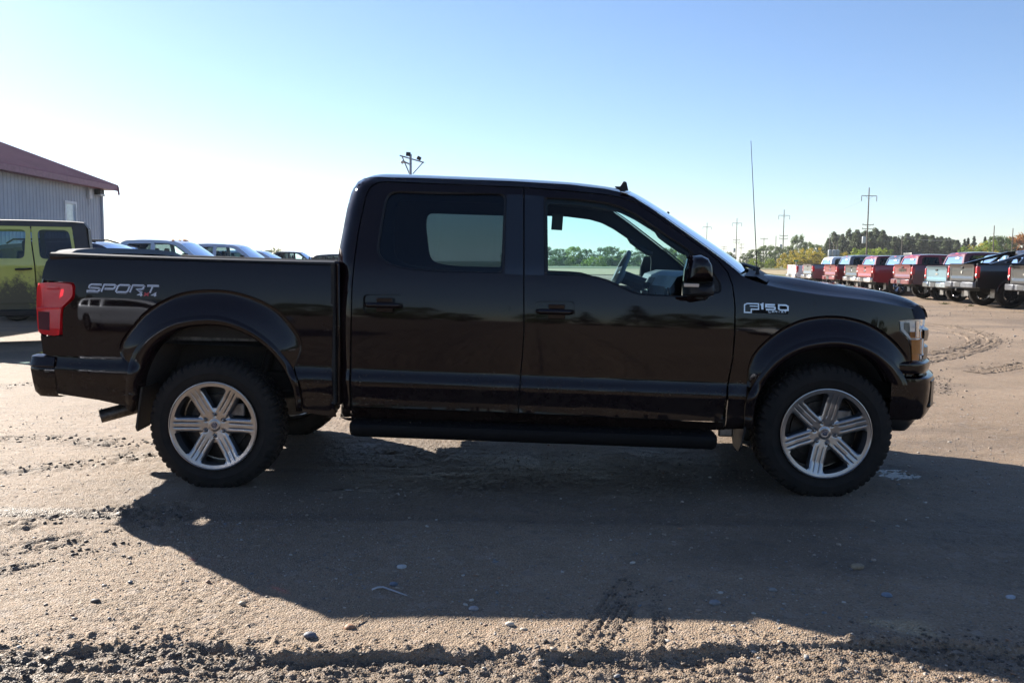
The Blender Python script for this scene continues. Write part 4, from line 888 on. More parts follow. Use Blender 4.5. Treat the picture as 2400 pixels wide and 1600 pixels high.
def rim_meshes():
    R = .262; d = .0425; rw = .243
    def win(k):
        c = R_(60 * k + 30); u = np.array([math.cos(c), math.sin(c)]); v = np.array([-u[1], u[0]]); pts = []
        ah = 30 - math.degrees(math.asin(d / rw)); ap_ = d / math.sin(R_(30))
        def edge_pt(t, s):                              # along the spoke-parallel edge
            e = R_(30) * s; base = np.array([math.cos(e), math.sin(e)]); nrm = np.array([math.sin(e), -math.cos(e)]) * s
            p = base * t + nrm * d; return p
        L = [edge_pt(t, 1) for t in (.098, .12, .16, .20, .226)]; Rr = [edge_pt(t, -1) for t in (.098, .12, .16, .20, .226)]
        arcp = [rw * np.array([math.cos(R_(a)), math.sin(R_(a))]) for a in np.linspace(ah - 3, -ah + 3, 9)]
        return [tuple(u * p[0] + v * p[1]) for p in L + arcp + Rr[::-1]]
    wins = [win(k) for k in range(6)]
    def face(V):
        r = np.hypot(V[:, 0], V[:, 1]); q = np.arctan2(V[:, 1], V[:, 0]); k = np.round(q / R_(60)) * R_(60); al = r * np.cos(q - k); dd = np.abs(r * np.sin(q - k))
        y = .018 + .020 * np.clip(1 - r / .24, 0, 1) ** 1.3; y = y - .016 * np.clip((r - .185) / .075, 0, 1)
        gr = np.exp(-((dd - .0150) / .0020) ** 2) * np.clip((al - .085) / .02, 0, 1) * np.clip((.246 - al) / .01, 0, 1); y = y + .0050 * gr
        y = y + .006 * np.clip((dd - .0355) / .006, 0, 1) * np.clip((.240 - r) / .02, 0, 1) * np.clip((r - .07) / .02, 0, 1)
        y = y + .006 * np.exp(-((np.mod(q, R_(60)) - R_(30)) / .16) ** 2 - ((r - .062) / .012) ** 2) - .006 * np.clip((.036 - r) / .006, 0, 1)
        return np.stack([V[:, 0], y, V[:, 1]], 1)
    circ = [(R * math.cos(a), R * math.sin(a)) for a in np.linspace(0, 2 * math.pi, 90, endpoint=False)]
    pts = []
    for k in range(6):
        e = R_(60 * k); u = np.array([math.cos(e), math.sin(e)]); v = np.array([-u[1], u[0]])
        for al in np.arange(.072, .262, .0065):
            lim = .0422 if al < .225 else .26
            for dd in (0, .006, .0105, .0125, .0138, .0150, .0162, .0175, .0195, .026, .030, .0355, .0375, .0395, .055, .07, .085, .10, .115, .13):
                p0 = u * al + v * dd
                if math.hypot(*p0) < .2605 and abs(math.atan2(dd, al)) < R_(30):
                    pts.append(p0)
                    if dd: pts.append(u * al - v * dd)
    for rr_ in np.arange(.004, .072, .0055):
        for a in np.arange(0, 2 * math.pi, .0055 / rr_): pts.append(np.array([rr_ * math.cos(a), rr_ * math.sin(a)]))
    f = sheet(circ, wins, face, .0042, None, .0050, pts)
    lip = MB().lathe([(R - .001, .0035), (.266, -.002), (.271, -.001), (.272, .006), (.268, .014), (.258, .03)], 96)
    walls = MB()
    for w in wins[:1]:
        l = np.array(resample(w + [w[0]], .008))[:-1]; P = face(l); Q = P.copy(); c = l.mean(0); Q[:, 1] = .075; Q[:, [0, 2]] = c + (l - c) * .93; n = len(P)
        walls.add(list(P) + list(Q), [(i, (i + 1) % n, n + (i + 1) % n, n + i) for i in range(n)])
    barrel = MB().lathe([(.258, .03), (.249, .05), (.246, .10), (.240, .16), (.246, .21), (.258, .24)], 64)
    disc = MB().lathe([(0, .10), (.07, .10), (.09, .12), (.178, .12), (.178, .145), (.225, .15), (.235, .17), (.235, .2), (0, .2)], 48)
    nuts = []
    for k in range(6):
        a = R_(60 * k + 30); nuts.append((.0665 * math.cos(a), .0665 * math.sin(a)))
    return f, lip, walls, barrel, disc, nuts
_rf, _rl, _rw, _rb, _rd, _nuts = rim_meshes()
ME_TYRE = tyre_mesh().mesh('tyre', M_RUB, 28); ME_FACE = _rf.mesh('rim', M_RIM, 50); ME_LIP = _rl.mesh('rim_lip', M_RIM, 50); ME_WALL = _rw.mesh('spoke_wall', M_POCK, 40); ME_BAR = _rb.mesh('rim_barrel', mat('dark_barrel', (.06, .062, .068), .4, .6), 40); ME_DISC = _rd.mesh('brake_disc', mat('dark_disc', (.045, .040, .036), .5, .5, var=.3, vscale=20), 40)
ME_NUT = MB().lathe([(0, -.010), (.007, -.009), (.0095, -.004), (.0105, .004), (.011, .02)], 6).mesh('lug_nut', mat('dark_chrome', (.22, .22, .23), .22, 1.0), 40); ME_CAP = MB().lathe([(0, .002), (.026, .002), (.0315, .004), (.0325, .010), (.0325, .03)], 32).mesh('hub_cap', M_BLUE, 40)
ME_SEAT = MB().lathe([(.0115, .016), (.0165, .018), (.0175, .024)], 16).mesh('nut_seat', M_PIANO, 40)
emb = MB(); pl_ = lambda u, v, l: (u, .0012 - l * .1, v)
ribbon(emb, [(.0235 * math.cos(a), .0095 * math.sin(a)) for a in np.linspace(0, 2 * math.pi, 25)], .0020, pl_, 0); emb2 = letters('Ford', lambda u, v, l: (u - .0165, .0010 - l * .1, v - .0045), .0066, .010, .0026, .0017, .25); emb.add(emb2.v, emb2.f)
ME_EMB = emb.mesh('emblem', mat('emblem_silver', (.30, .31, .34), .4, .3), smooth=False)
ME_CAL = MB().box((.115, .12, .09), (.12, .09, .09)).mesh('brake_caliper', M_STEEL)
def hero_wheel(x, y, side, roll, emb_roll):
    w = empty('wheel', TRUCK, (x, y - YC, .385), (0, 0, 0 if side == 0 else math.pi))
    link('tyre', ME_TYRE, w)
    for nm, me in (('rim', ME_FACE), ('rim_lip', ME_LIP), ('rim_barrel', ME_BAR)): link(nm, me, w, rot=(0, roll, 0))
    for k in range(6): link('spoke_wall', ME_WALL, w, rot=(0, roll - R_(60 * k), 0))
    link('brake_disc', ME_DISC, w); link('brake_caliper', ME_CAL, w, bevel=.012)
    for k in range(6):
        a = R_(60 * k + 30) - roll; p = (.0665 * math.cos(a), .022, .0665 * math.sin(a)); link('lug_nut', ME_NUT, w, p); link('nut_seat', ME_SEAT, w, p)
    link('hub_cap', ME_CAP, w, (0, .028, 0)); link('emblem', ME_EMB, w, (0, .028, 0), (0, emb_roll, 0))
hero_wheel(-WB / 2, .03, 0, R_(1), R_(72)); hero_wheel(WB / 2, .03, 0, R_(-17), R_(-24)); hero_wheel(-WB / 2, 1.97, 1, R_(20), 0); hero_wheel(WB / 2, 1.97, 1, R_(-31), 0)
# --- mirrors, aerials
def loft(secs, n=20):
    """secs: list of (centre, half-x, half-z, power) stacked along Y"""
    rows = []
    for (cx, cy, cz), hx, hz, pw in secs:
        r = []
        for j in range(n + 1):
            a = 2 * math.pi * j / n; c, s = math.cos(a), math.sin(a); r.append((cx + hx * abs(c) ** (2 / pw) * (1 if c > 0 else -1), cy, cz + hz * abs(s) ** (2 / pw) * (1 if s > 0 else -1)))
        rows.append(r)
    return rows
def mirror_px(): 
    up = [(1600, 661), (1603, 630), (1610, 604), (1618, 597), (1640, 596), (1657, 604), (1667, 622), (1670, 645), (1670, 660)]
    lo = [(1600, 663), (1671, 661), (1675, 680), (1670, 692), (1650, 696), (1612, 695), (1599, 690)]
    return up, lo
up, lo = mirror_px()
def pillow(px, Y0, Y1, bul, n=9):
    c = np.mean(px, 0); rows = []
    L = resample(list(px) + [px[0]], 3.0)
    for k in range(n + 1):
        t = k / n; s = math.cos(t * math.pi / 2) ** .42 if k < n else 0.0; Y = Y0 + (Y1 - Y0) * math.sin(t * math.pi / 2) ** 1.6
        P = [trace(*(c + (p - c) * s), Y0) for p in L]; rows.append([(q[0], Y, q[2]) for q in P])
    return MB().grid(rows)
mm = empty('side_mirror', TRUCK, (0, -YC, 0)); mm2 = empty('side_mirror', TRUCK, (0, -YC, 0))
ms = pillow(up, -.10, -.235, 1); me2 = pillow(lo, -.09, -.225, 1)
sig = [trace(*p, -.222) for p in ((1603, 664), (1638, 665), (1637, 673), (1602, 672))]
sg = MB().prism(sig, (0, 0, 0), (0, -.014, 0))
arm = MB().tube([trace(1640, 688, -.12), trace(1645, 690, -.03), trace(1648, 690, .06)], [.035, .032, .04], 10); bkp = [trace(*p, -.095) for p in [(1602, 692), (1603, 630), (1611, 603), (1640, 600), (1662, 620), (1668, 690)]]
for k, par in ((0, mm), (1, mm2)):
    f = (lambda m: m.mirror(YC)) if k else (lambda m: m)
    link('shell', f(ms).mesh('shell', M_PAINT, 60), par); link('housing', f(me2).mesh('housing', M_TRIM, 60), par); link('turn_signal', f(sg).mesh('turn_signal', mat('signal_lens', (.55, .45, .36), .15, coat=1)), par, bevel=.003); link('arm', f(arm).mesh('arm', M_TRIM), par); link('inner_cover', f(MB().prism(bkp, (0, 0, 0), (0, .02, 0))).mesh('inner_cover', M_TRIM), par, bevel=.008)
a0 = trace(1775, 650, .20); a1 = trace(1760, 330, .20)
ant = tp('antenna_mast', MB().tube([a0, a1], [.0032, .0016], 6), M_TRIM); link('antenna_base', MB().lathe([(0, .06), (.008, .055), (.014, .02), (.022, .0), (.022, -.02)], 12, (a0[0], .20, a0[2]), 'z').mesh('antenna_base', M_TRIM), ant)
fin = [(1440, 437), (1453, 437.5), (1461, 425), (1468, 427), (1473, 449), (1474, 452), (1452, 447)]; fp = [trace(x, y, .62) for x, y in fin]
tp('shark_fin_antenna', MB().prism(fp, (0, -.018, 0), (0, .018, 0)), M_TRIM, bevel=.006)
# --- badges and decals
def surf_place(px, S, slope, lift0):
    (x0, z0), = px2xz([px], S); return lambda u, v, l: (x0 + u, float(S(x0 + u, z0 + v + slope * u)) - l - lift0, z0 + v + slope * u)
pp = surf_place((205, 683), S_, -.014, 0)
tp('sport_decal', letters('SPORT', pp, .070, .042, .0165, .0125, .42, .0012), M_DECAL)
tp('sport_decal_shadow', letters('SPORT', surf_place((206.5, 684), S_, -.014, 0), .070, .042, .0165, .0034, .42, .0020), mat('decal_dark', (.05, .055, .075), .35, .2))
sw = MB(); ribbon(sw, [(0, 0), (.055, .001)], .016, surf_place((203, 682.5), S_, -.014, 0), .0012); tp('sport_decal_tail', sw, M_DECAL)
p4 = surf_place((321, 694), S_, -.014, 0); tp('drive_decal', letters('4 4', p4, .030, .021, .012, .0070, .3, .0012), M_DECAL); tp('drive_decal_cross', letters('x', surf_place((337.5, 693), S_, -.014, 0), .028, .026, 0, .0085, .2, .0016), M_DECALR)
pb = surf_place((1742, 731.5), S_, -.024, 0)
tp('badge_plate', MB().grid([[pb(u, v, .0015) for u in np.linspace(.052, .262, 14)] for v in (-.003, .02, .052)]), mat('badge_black', (.004, .004, .005), .5, spec=.1))
fb = MB(); ribbon(fb, [(.006, .000), (.006, .044), (.022, .052), (.088, .052), (.088, .020), (.046, .020), (.046, .000), (.006, .000)], .0075, pb, .004); ribbon(fb, [(.036, .038), (.083, .037)], .006, pb, .004)
tp('model_badge_letter', fb, M_DECALW)
nb = letters('1', lambda u, v, l: pb(u + .097, v + .020, l), .022, .030, 0, .013, 0, .004); n5 = letters('50', lambda u, v, l: pb(u + .131, v + .020, l), .053, .029, .022, .0095, 0, .004); nb.add(n5.v, n5.f)
tp('model_badge_number', nb, M_DECALW)
tp('trim_badge', letters('LARIAT', lambda u, v, l: pb(u + .148, v + .004, l), .0125, .0095, .0055, .0032, 0, .004), M_DECALW)
# --- interior
dash = []
for x, z in ((1.36, 1.29), (1.22, 1.33), (1.05, 1.335), (.96, 1.305), (.92, 1.24), (.94, 1.10), (.99, .92), (1.2, .82)): dash.append([(x - (.03 if abs(y - YC) < .25 else 0), y, z) for y in np.linspace(.17, 1.83, 15)])
tp('dashboard', MB().grid(dash), M_INT2)
cs = [(.915, 1.29), (.865, 1.20), (.86, 1.02), (.90, .85)]; tp('centre_stack', MB().grid([[(x, y, z) for y in (.82, .84, 1.16, 1.18)] for x, z in cs]), M_INT); tp('display', MB().box((.872, YC, 1.20), (.012, .26, .11), Matrix.Rotation(.15, 3, 'Y')), M_PIANO)
vent = MB()
for y in (.24, .30, .74, .79, 1.21, 1.26): vent.box((.915, y, 1.18), (.02, .035, .12))
tp('air_vents', vent, M_PIANO, bevel=.006)
swc = Vector((float(trace(1449, 645, 1.42)[0]), 1.42, float(trace(1449, 645, 1.42)[2]))); rotw = Matrix.Rotation(R_(-66), 3, 'Y'); ring = [swc + rotw @ Vector((.185 * math.cos(a), .185 * math.sin(a), 0)) for a in np.linspace(0, 2 * math.pi, 37)]
st = empty('steering_wheel', TRUCK, (0, -YC, 0)); link('rim', MB().tube(ring, .017, 10).mesh('rim', M_INT2), st); link('hub', MB().lathe([(0, .03), (.05, .028), (.075, 0), (.05, -.04)], 16, (0, 0, 0), 'z').mesh('hub', M_INT2), st, tuple(swc), (0, R_(-66), 0))
spk = MB()
for a in (0.15, math.pi - .15, -math.pi / 2): spk.tube([swc, swc + rotw @ Vector((.18 * math.sin(a - math.pi / 2) if 0 else .18 * math.sin(a), .18 * math.cos(a), 0))], [.02, .014], 8)
link('spokes', spk.mesh('spokes', M_CHR), st)
tp('steering_column', MB().tube([swc, swc + Vector((.28, 0, -.10))], .05, 10), M_INT)
def seat(x, y0, y1, back=.72, hr=((0.5, .26),), lean=.16):
    m = MB(); yc = (y0 + y1) / 2; w = y1 - y0
    m.box((x + .27, yc, .82), (.55, w, .20)); m.box((x - .04, yc, .90 + back / 2 - .08), (.16, w, back), Matrix.Rotation(-lean, 3, 'Y'))
    return m
def heads(x, ys, z):
    m = MB()
    for y in ys: m.box((x, y, z), (.10, .27, .19)); m.tube([(x, y - .06, z - .2), (x, y - .06, z)], .008, 6); m.tube([(x, y + .06, z - .2), (x, y + .06, z)], .008, 6)
    return m
for nm, x, y0, y1, ys, z in (('front_seat', .07, .28, .83, (.555,), 1.50), ('front_seat', .07, 1.17, 1.72, (1.445,), 1.50), ('rear_seat', -.86, .24, 1.76, (.50, 1.0, 1.50), 1.38)):
    s = tp(nm, seat(x, y0, y1, .60 if nm[0] == 'f' else .52), M_INT, bevel=.05); link('head_rest', heads(x - .12, ys, z - (.02 if nm[0] == 'f' else .12)).mesh('head_rest', M_INT), s, bevel=.03)
tp('centre_console', MB().box((.35, YC, .86), (.85, .28, .28)), M_INT2, bevel=.03)
tp('rear_view_mirror', MB().box((.93, YC + .0, 1.66), (.03, .24, .07)).tube([(.97, YC, 1.66), (1.02, YC, 1.74)], .012, 6), M_INT, bevel=.008)
gh = [trace(*p, .17) for p in ((1539, 540), (1548, 552), (1566, 566), (1592, 584), (1606, 590), (1612, 590))]; tp('grab_handle', MB().tube(gh, [.016, .02, .019, .019, .02, .016], 8), M_INT, True)
tp('hanging_tag', MB().box(tuple(trace(1306, 520, 1.62)), (.085, .004, .125), Matrix.Rotation(.06, 3, 'Y')), mat('paper_tag', (.12, .13, .14), .8), bevel=.001)
tp('sun_visor', MB().box((.62, .55, 1.795), (.20, .5, .02), Matrix.Rotation(.12, 3, 'Y')), M_INT, True, bevel=.008)
wsq = WS[5]; tp('windscreen_sticker', MB().box((wsq[5][0] - .012, wsq[5][1] + .05, wsq[5][2] - .016), (.085, .05, .003), Matrix.Rotation(R_(33), 3, 'Y')), mat('sticker', (.33, .17, .07), .6))

# ------------------------------------------------------------------ other vehicles: sheet-metal shells from side profiles
_MC = {}
M_TLAMP = mat('tail_lamp_plastic', (.48, .012, .018), .25, coat=1.0)
def cmesh(key, fn, m, sharp=38):
    if key not in _MC:
        mb = fn(); _MC[key] = mb.mesh('_'.join(map(str, key)), m, sharp)
    return _MC[key]
def vput(name, key, fn, m, parent, bevel=0.0, loc=None, rot=None, sharp=38):
    o = link(name, cmesh(key, fn, m, sharp), parent, loc, rot, bevel); s = o.material_slots[0]
    if s.material != m: s.link = 'OBJECT'; s.material = m
    return o
def pline(pl, n): return smooth_line(pl, n)
def car_wheel(parent, x, y, r, side, rim_m, w=.27, style=0, rr=None):
    wh = empty('wheel', parent, (x, y, r - .008), (0, 0, 0 if side < 0 else math.pi)); rr = rr or r * .62
    vput('tyre', ('ty', r, w), lambda: MB().lathe([(rr, .04), (rr + .02, .015), (rr + (r - rr) * .5, .0), (r * .94, .015), (r * .985, .04), (r, .07), (r, w - .07), (r * .985, w - .04), (r * .94, w - .015), (rr + .02, w - .015), (rr, w - .04)], 56, fn=lambda q, a, t, i: (q - (.012 if 3 <= i <= 7 and int(t * 28 / math.pi) % 2 else 0), a)), M_RUB, wh)
    def rim():
        m = MB().lathe([(rr, .02), (rr - .012, .012), (rr - .025, .03), (rr - .03, .16)], 40); n = 6 if style == 0 else 5
        for k in range(n):
            a = 2 * math.pi * k / n; c, s = math.cos(a), math.sin(a)
            for da in (-.16, .16):
                c2, s2 = math.cos(a + da), math.sin(a + da); m.tube([(.03 * c, .05, .03 * s), (rr * .6 * c2, .035, rr * .6 * s2), ((rr - .015) * c2, .03, (rr - .015) * s2)], [.028, .022, .026], 6)
        m.lathe([(0, .03), (.05, .032), (.06, .06)], 20); return m
    vput('rim', ('rim', rr, style), rim, rim_m, wh)
    vput('brake_disc', ('bd', rr), lambda: MB().lathe([(0, .11), (rr * .7, .11), (rr * .7, .14)], 24), M_UND, wh)
PK = dict(wb=3.66, tail=-2.98, hw=1.0,
          green=[(-1.07, 1.33), (-1.03, 1.5), (-.97, 1.72), (-.90, 1.84), (-.78, 1.885), (-.3, 1.905), (.3, 1.885), (.62, 1.85), (.80, 1.79), (1.10, 1.56), (1.42, 1.30), (1.34, 1.31)],
          roof=[(-.97, 1.72), (-.90, 1.84), (-.78, 1.885), (-.3, 1.905), (.3, 1.885), (.62, 1.85), (.80, 1.79)], screen=[(.80, 1.79), (1.10, 1.56), (1.42, 1.30)],
          wr=[(-.86, 1.40), (-.80, 1.70), (-.70, 1.79), (-.06, 1.80), (-.05, 1.36), (-.82, 1.36)], wf=[(.06, 1.36), (.06, 1.80), (.45, 1.78), (.66, 1.73), (1.14, 1.40), (1.05, 1.32), (.5, 1.35)])
def inset(z): return prof(z)
def side_surf(hw, ins=inset): return lambda V: np.stack([V[:, 0], -(hw - ins(V[:, 1])), V[:, 1]], 1)
def two(name, key, fn, m, par, bevel=0.0):
    a = vput(name, key + ('R',), fn, m, par, bevel); b = vput(name, key + ('L',), lambda: fn().mirror(0), m, par, bevel); return a, b
def pickup(label, loc, heading, body, r=.41, z_up=0.0, rim=M_CHR, rim_style=0, tg_m=None, bump_m=M_CHR, lamp=0, text=None, sails=False, clear=0, rack=False, handle_dark=True, sticker=True, group=None, cab_only_glass=M_TINT, tonneau=False, bed_m=None, trim_low=None):
    v = thing('parked_pickup', label, 'pickup truck', loc, heading, group); g = empty('body', v, (0, 0, z_up)); v2 = v
    S = side_surf(PK['hw']); h = PK['wb'] / 2; bm = bed_m or body
    def P(name, key, fn, m, both=False, bevel=0.0):
        key = ('pk', key); par = v
        if both:
            a = vput(name, key + ('R',), fn, m, par, bevel); b = vput(name, key + ('L',), lambda: fn().mirror(0), m, par, bevel); a.location.z = b.location.z = z_up; return a, b
        a = vput(name, key, fn, m, par, bevel); a.location.z = z_up; return a
    bpy.data.objects.remove(g)
    P('bed_side', 'bed', lambda: sheet([(-2.97, .62), (-2.4, .57)] + arc(-h, .44, .51, 165, 15, 14) + [(-1.10, .54), (-1.10, 1.385), (-2.98, 1.405), (-3.0, 1.2)], [], S, .10, (0, .03, 0), .06), bm, True)
    P('bed_rail', 'rail', lambda: MB().box((-2.04, -.90, 1.40), (1.86, .12, .03)), M_TRIM, True, .008)
    for q in (-h, h): P('arch_lip', 'lip%d' % (q > 0), lambda q=q: MB().tube([(x, -1.0, z) for x, z in arc(q, .44, .515, 175, 5, 20)], .022, 8), body, True)
    P('rear_door', 'rd', lambda: sheet([(-1.06, .48), (.0, .48), (.0, 1.33), (-1.06, 1.33)], [], S, .12, (0, .02, 0), .08), body, True)
    P('front_door', 'fd', lambda: sheet([(.015, .48), (1.32, .48), (1.36, .9), (1.36, 1.31), (.015, 1.33)], [], S, .12, (0, .02, 0), .08), body, True)
    for q in (-.83, .24): P('door_handle', 'dh%d' % (q > 0), lambda q=q: MB().box((q, -.985, 1.12), (.20, .03, .04)), M_TRIM if not clear else body, True, .01)
    P('fender', 'fe', lambda: sheet([(1.335, .48), (1.36, .49)] + arc(h, .44, .51, 165, 15, 14) + [(2.50, .60), (2.66, .72), (2.70, 1.0), (2.62, 1.13), (2.1, 1.22), (1.375, 1.29), (1.375, .9)], [], lambda V: S(V) + np.stack([V[:, 0] * 0, .45 * np.clip(V[:, 0] - 2.1, 0, 1) ** 2, V[:, 0] * 0], 1), .10, (0, .03, 0), .06), body, True)
    P('cab_side', 'cab', lambda: sheet(PK['green'], [PK['wr'], PK['wf']], S, .08, (0, .04, 0), .05), body, True)
    P('rear_side_window', 'wr', lambda: sheet(PK['wr'], [], lambda V: S(V) + np.array([0, .02, 0]), .2), M_PRIV, True); P('front_side_window', 'wf', lambda: sheet(PK['wf'], [], lambda V: S(V) + np.array([0, .02, 0]), .2), cab_only_glass, True)
    ts = np.linspace(-1, 1, 13)
    def ruled(pl, n, bx=(0, 0), bz=(0, 0), iny=.012):
        L = pline(pl, n); y = PK['hw'] - inset(L[:, 1]) - iny; N = n - 1
        return [[(L[i, 0] + (bx[0] + (bx[1] - bx[0]) * i / N) * crown(t), y[i] * t, L[i, 1] + (bz[0] + (bz[1] - bz[0]) * i / N) * crown(t)) for t in ts] for i in range(n)]
    P('roof', 'roof', lambda: MB().grid(ruled(PK['roof'], 18, (-.03, .05), (.02, .05))), body)
    P('windscreen', 'ws', lambda: MB().grid(ruled(PK['screen'], 8, (.05, .16), (.05, .04))), M_GLS)
    P('cab_back', 'cb', lambda: sheet([(-.93, .60), (.93, .60), (.93, 1.33), (.84, 1.62), (.72, 1.84), (-.72, 1.84), (-.84, 1.62), (-.93, 1.33)], [[(-.78, 1.40), (.78, 1.40), (.66, 1.76), (-.66, 1.76)]], lambda V: np.stack([np.interp(V[:, 1], [.6, 1.33, 1.5, 1.72, 1.84], [-1.06, -1.07, -1.03, -.97, -.91]) - .03 * (1 - V[:, 0] ** 2), V[:, 0], V[:, 1]], 1), .12, (.03, 0, 0), .08), body)
    rw = P('rear_window', 'rw', lambda: sheet([(-.78, 1.40), (.78, 1.40), (.66, 1.76), (-.66, 1.76)], [], lambda V: np.stack([np.interp(V[:, 1], [1.33, 1.5, 1.72, 1.84], [-1.07, -1.03, -.97, -.91]) - .03 * (1 - V[:, 0] ** 2) + .012, V[:, 0], V[:, 1]], 1), .2), glass('rear_screen', (.12, .14, .17), 2.0))
    if sticker:
        def stk():
            m = MB()
            for a, b, c, d in ((-.05, .0, .10, .05), (-.16, -.005, .07, .035), (.07, -.005, .08, .03), (-.02, .035, .05, .025), (.13, .01, .04, .02), (-.09, .02, .05, .03)):
                n = 8; k = len(m.v); pts = [(-.992 - .028, -.25 + a + c * .62 * math.cos(q * 2 * math.pi / n) * (1 + .25 * math.sin(q * 5)), 1.675 + b + d * .72 * math.sin(q * 2 * math.pi / n)) for q in range(n)]
                m.v += [(x + (z - 1.675) * .26 - .0004 * len(m.f), y, z) for x, y, z in pts]; m.f.append(tuple(range(k, k + n)))
            return m
        o = vput('window_sticker', ('pk', 'stk'), stk, M_WHITE, rw)
    P('third_brake_light', 'tbl', lambda: MB().box((-.905, 0, 1.858), (.03, .24, .028), Matrix.Rotation(.5, 3, 'Y')), M_REDIN, bevel=.006)
    P('hood', 'hood', lambda: MB().grid(ruled([(1.42, 1.285), (1.8, 1.26), (2.3, 1.19), (2.62, 1.11), (2.70, 1.02)], 16, (.12, .14), (.05, .06), .03)), body)
    P('front_fascia', 'ff', lambda: MB().grid(ruled([(2.66, 1.04), (2.70, .98), (2.70, .75), (2.62, .55)], 8, (.14, .14), (.06, 0), .13)), M_TRIM)
    P('front_bumper', 'fb', lambda: MB().grid(ruled([(2.70, .80), (2.76, .78), (2.76, .58), (2.68, .54)], 8, (.14, .14), (0, 0), .12)), bump_m)
    P('headlight', 'hlp', lambda: MB().box((2.66, -.76, .98), (.10, .20, .18)), M_REFL, True, .02)
    tgm = tg_m or body; tg = P('tailgate', 'tg', lambda: sheet(rrect(-.80, .83, .80, 1.40, .03), [], lambda V: np.stack([-3.005 + .018 * ((np.abs(V[:, 0]) < .70) & (V[:, 1] > .95) & (V[:, 1] < 1.32)) - .03 * np.clip((V[:, 1] - 1.34) / .05, 0, 1) - .012 * (1 - V[:, 0] ** 2), -V[:, 0], V[:, 1]], 1), .04, (.05, 0, 0)), tgm, bevel=0)
    vput('handle', ('pk', 'tgh'), lambda: MB().box((-3.012, 0, 1.28), (.03, .16, .075)), M_TRIM if handle_dark else tgm, tg, .012)
    if text == 'RAM': vput('lettering', ('pk', 'RAM'), lambda: letters('RAM', lambda u, w, l: (-3.006 - l, .33 - u, 1.10 + w), .19, .12, .05, .045, 0, .006), M_PIANO, tg)
    elif text == 'oval': vput('emblem', ('pk', 'oval'), lambda: MB().lathe([(0, -.012), (.8, -.010), (1, 0)], 24, (0, 0, 0), 'x'), M_BLUE, tg, 0, (-3.012, 0, 1.12)).scale = (1, .10, .042)
    elif text == 'cross':
        vput('emblem', ('pk', 'bow'), lambda: MB().add([(-3.012, y, z) for y, z in ((-.11, -.02), (-.03, -.02), (-.02, -.045), (.05, -.045), (.04, -.02), (.11, -.02), (.10, .02), (.03, .02), (.02, .045), (-.05, .045), (-.04, .02), (-.12, .02))], [tuple(range(12))]), M_CHR, tg, 0, (0, 0, 1.12))
    elif text == 'badge': vput('emblem', ('pk', 'ramb'), lambda: MB().prism([(-3.006, y, z) for y, z in ((-.05, .05), (.05, .05), (.045, -.02), (0, -.06), (-.045, -.02))], (0, 0, 0), (-.01, 0, 0)), M_CHR, tg, 0, (0, 0, 1.12))
    for s in (-1, 1):
        L = empty('tail_light', v, (0, 0, z_up))
        hgt = (.34, .42, .30)[lamp % 3]; wdt = (.15, .12, .17)[lamp % 3]; zc = (1.14, 1.13, 1.15)[lamp % 3]
        vput('lens', ('pk', 'tl', lamp % 3), lambda: MB().box((-2.945, 0, zc), (.13, wdt, hgt)), M_TLAMP, L, .035, (0, s * (.985 - wdt / 2), 0)); vput('reverse_lamp', ('pk', 'rl', lamp % 3), lambda: MB().box((-3.008, 0, zc - hgt * .22), (.02, wdt * .6, hgt * .2)), M_REFL, L, .008, (0, s * (.985 - wdt / 2), 0))
    P('rear_bumper', 'rb', lambda: MB().prism([(-3.00, -.98, .60), (-3.10, -.95, .60), (-3.17, -.70, .60), (-3.18, -.36, .60), (-3.13, -.30, .60), (-3.13, .30, .60), (-3.18, .36, .60), (-3.17, .70, .60), (-3.10, .95, .60), (-3.0, .98, .60)], (0, 0, 0), (0, 0, .20)), bump_m, bevel=.025)
    P('bumper_pad', 'bp', lambda: MB().box((-3.08, 0, .806), (.16, 1.5, .012)), M_TRIM, bevel=.004); P('plate_recess', 'pr', lambda: MB().box((-3.132, 0, .70), (.012, .36, .14)), M_INT, bevel=.01)
    P('hitch_receiver', 'hr', lambda: MB().box((-3.06, 0, .53), (.24, .09, .09)), M_UND, bevel=.01)
    P('bed_floor', 'bf', lambda: MB().box((-2.04, 0, .82), (1.86, 1.76, .04)), M_UND); P('underbody', 'ub', lambda: MB().box((-.1, 0, .56), (5.2, 1.2, .16)).box((.2, 0, .62), (2.6, 1.7, .1)).tube([(-h, -.8, .42), (-h, .8, .42)], .06, 10), M_UND); P('wheel_wells', 'ww', lambda: MB().box((-h, 0, .76), (1.1, 1.2, .3)).box((h, 0, .80), (1.1, 1.3, .5)), M_UND)
    P('mirror', 'mi', lambda: MB().box((1.02, -1.12, 1.42), (.12, .17, .20)).tube([(1.05, -1.05, 1.35), (1.08, -.93, 1.33)], .03, 6), M_TRIM, True, .03)
    P('front_seat', 'fs', lambda: MB().box((.0, -.42, 1.20), (.16, .52, .62)).box((-.04, -.42, 1.58), (.10, .26, .18)), M_INT, True, .04); P('rear_seat', 'rs', lambda: MB().box((-.82, 0, 1.16), (.16, 1.5, .5)), M_INT, bevel=.04)
    P('dashboard', 'da', lambda: MB().box((1.15, 0, 1.12), (.4, 1.7, .26)), M_INT, bevel=.05)
    P('mud_flap', 'mf', lambda: MB().box((-2.40, -.84, .42), (.015, .28, .30)), M_STEEL if lamp else M_TRIM, True, .004)
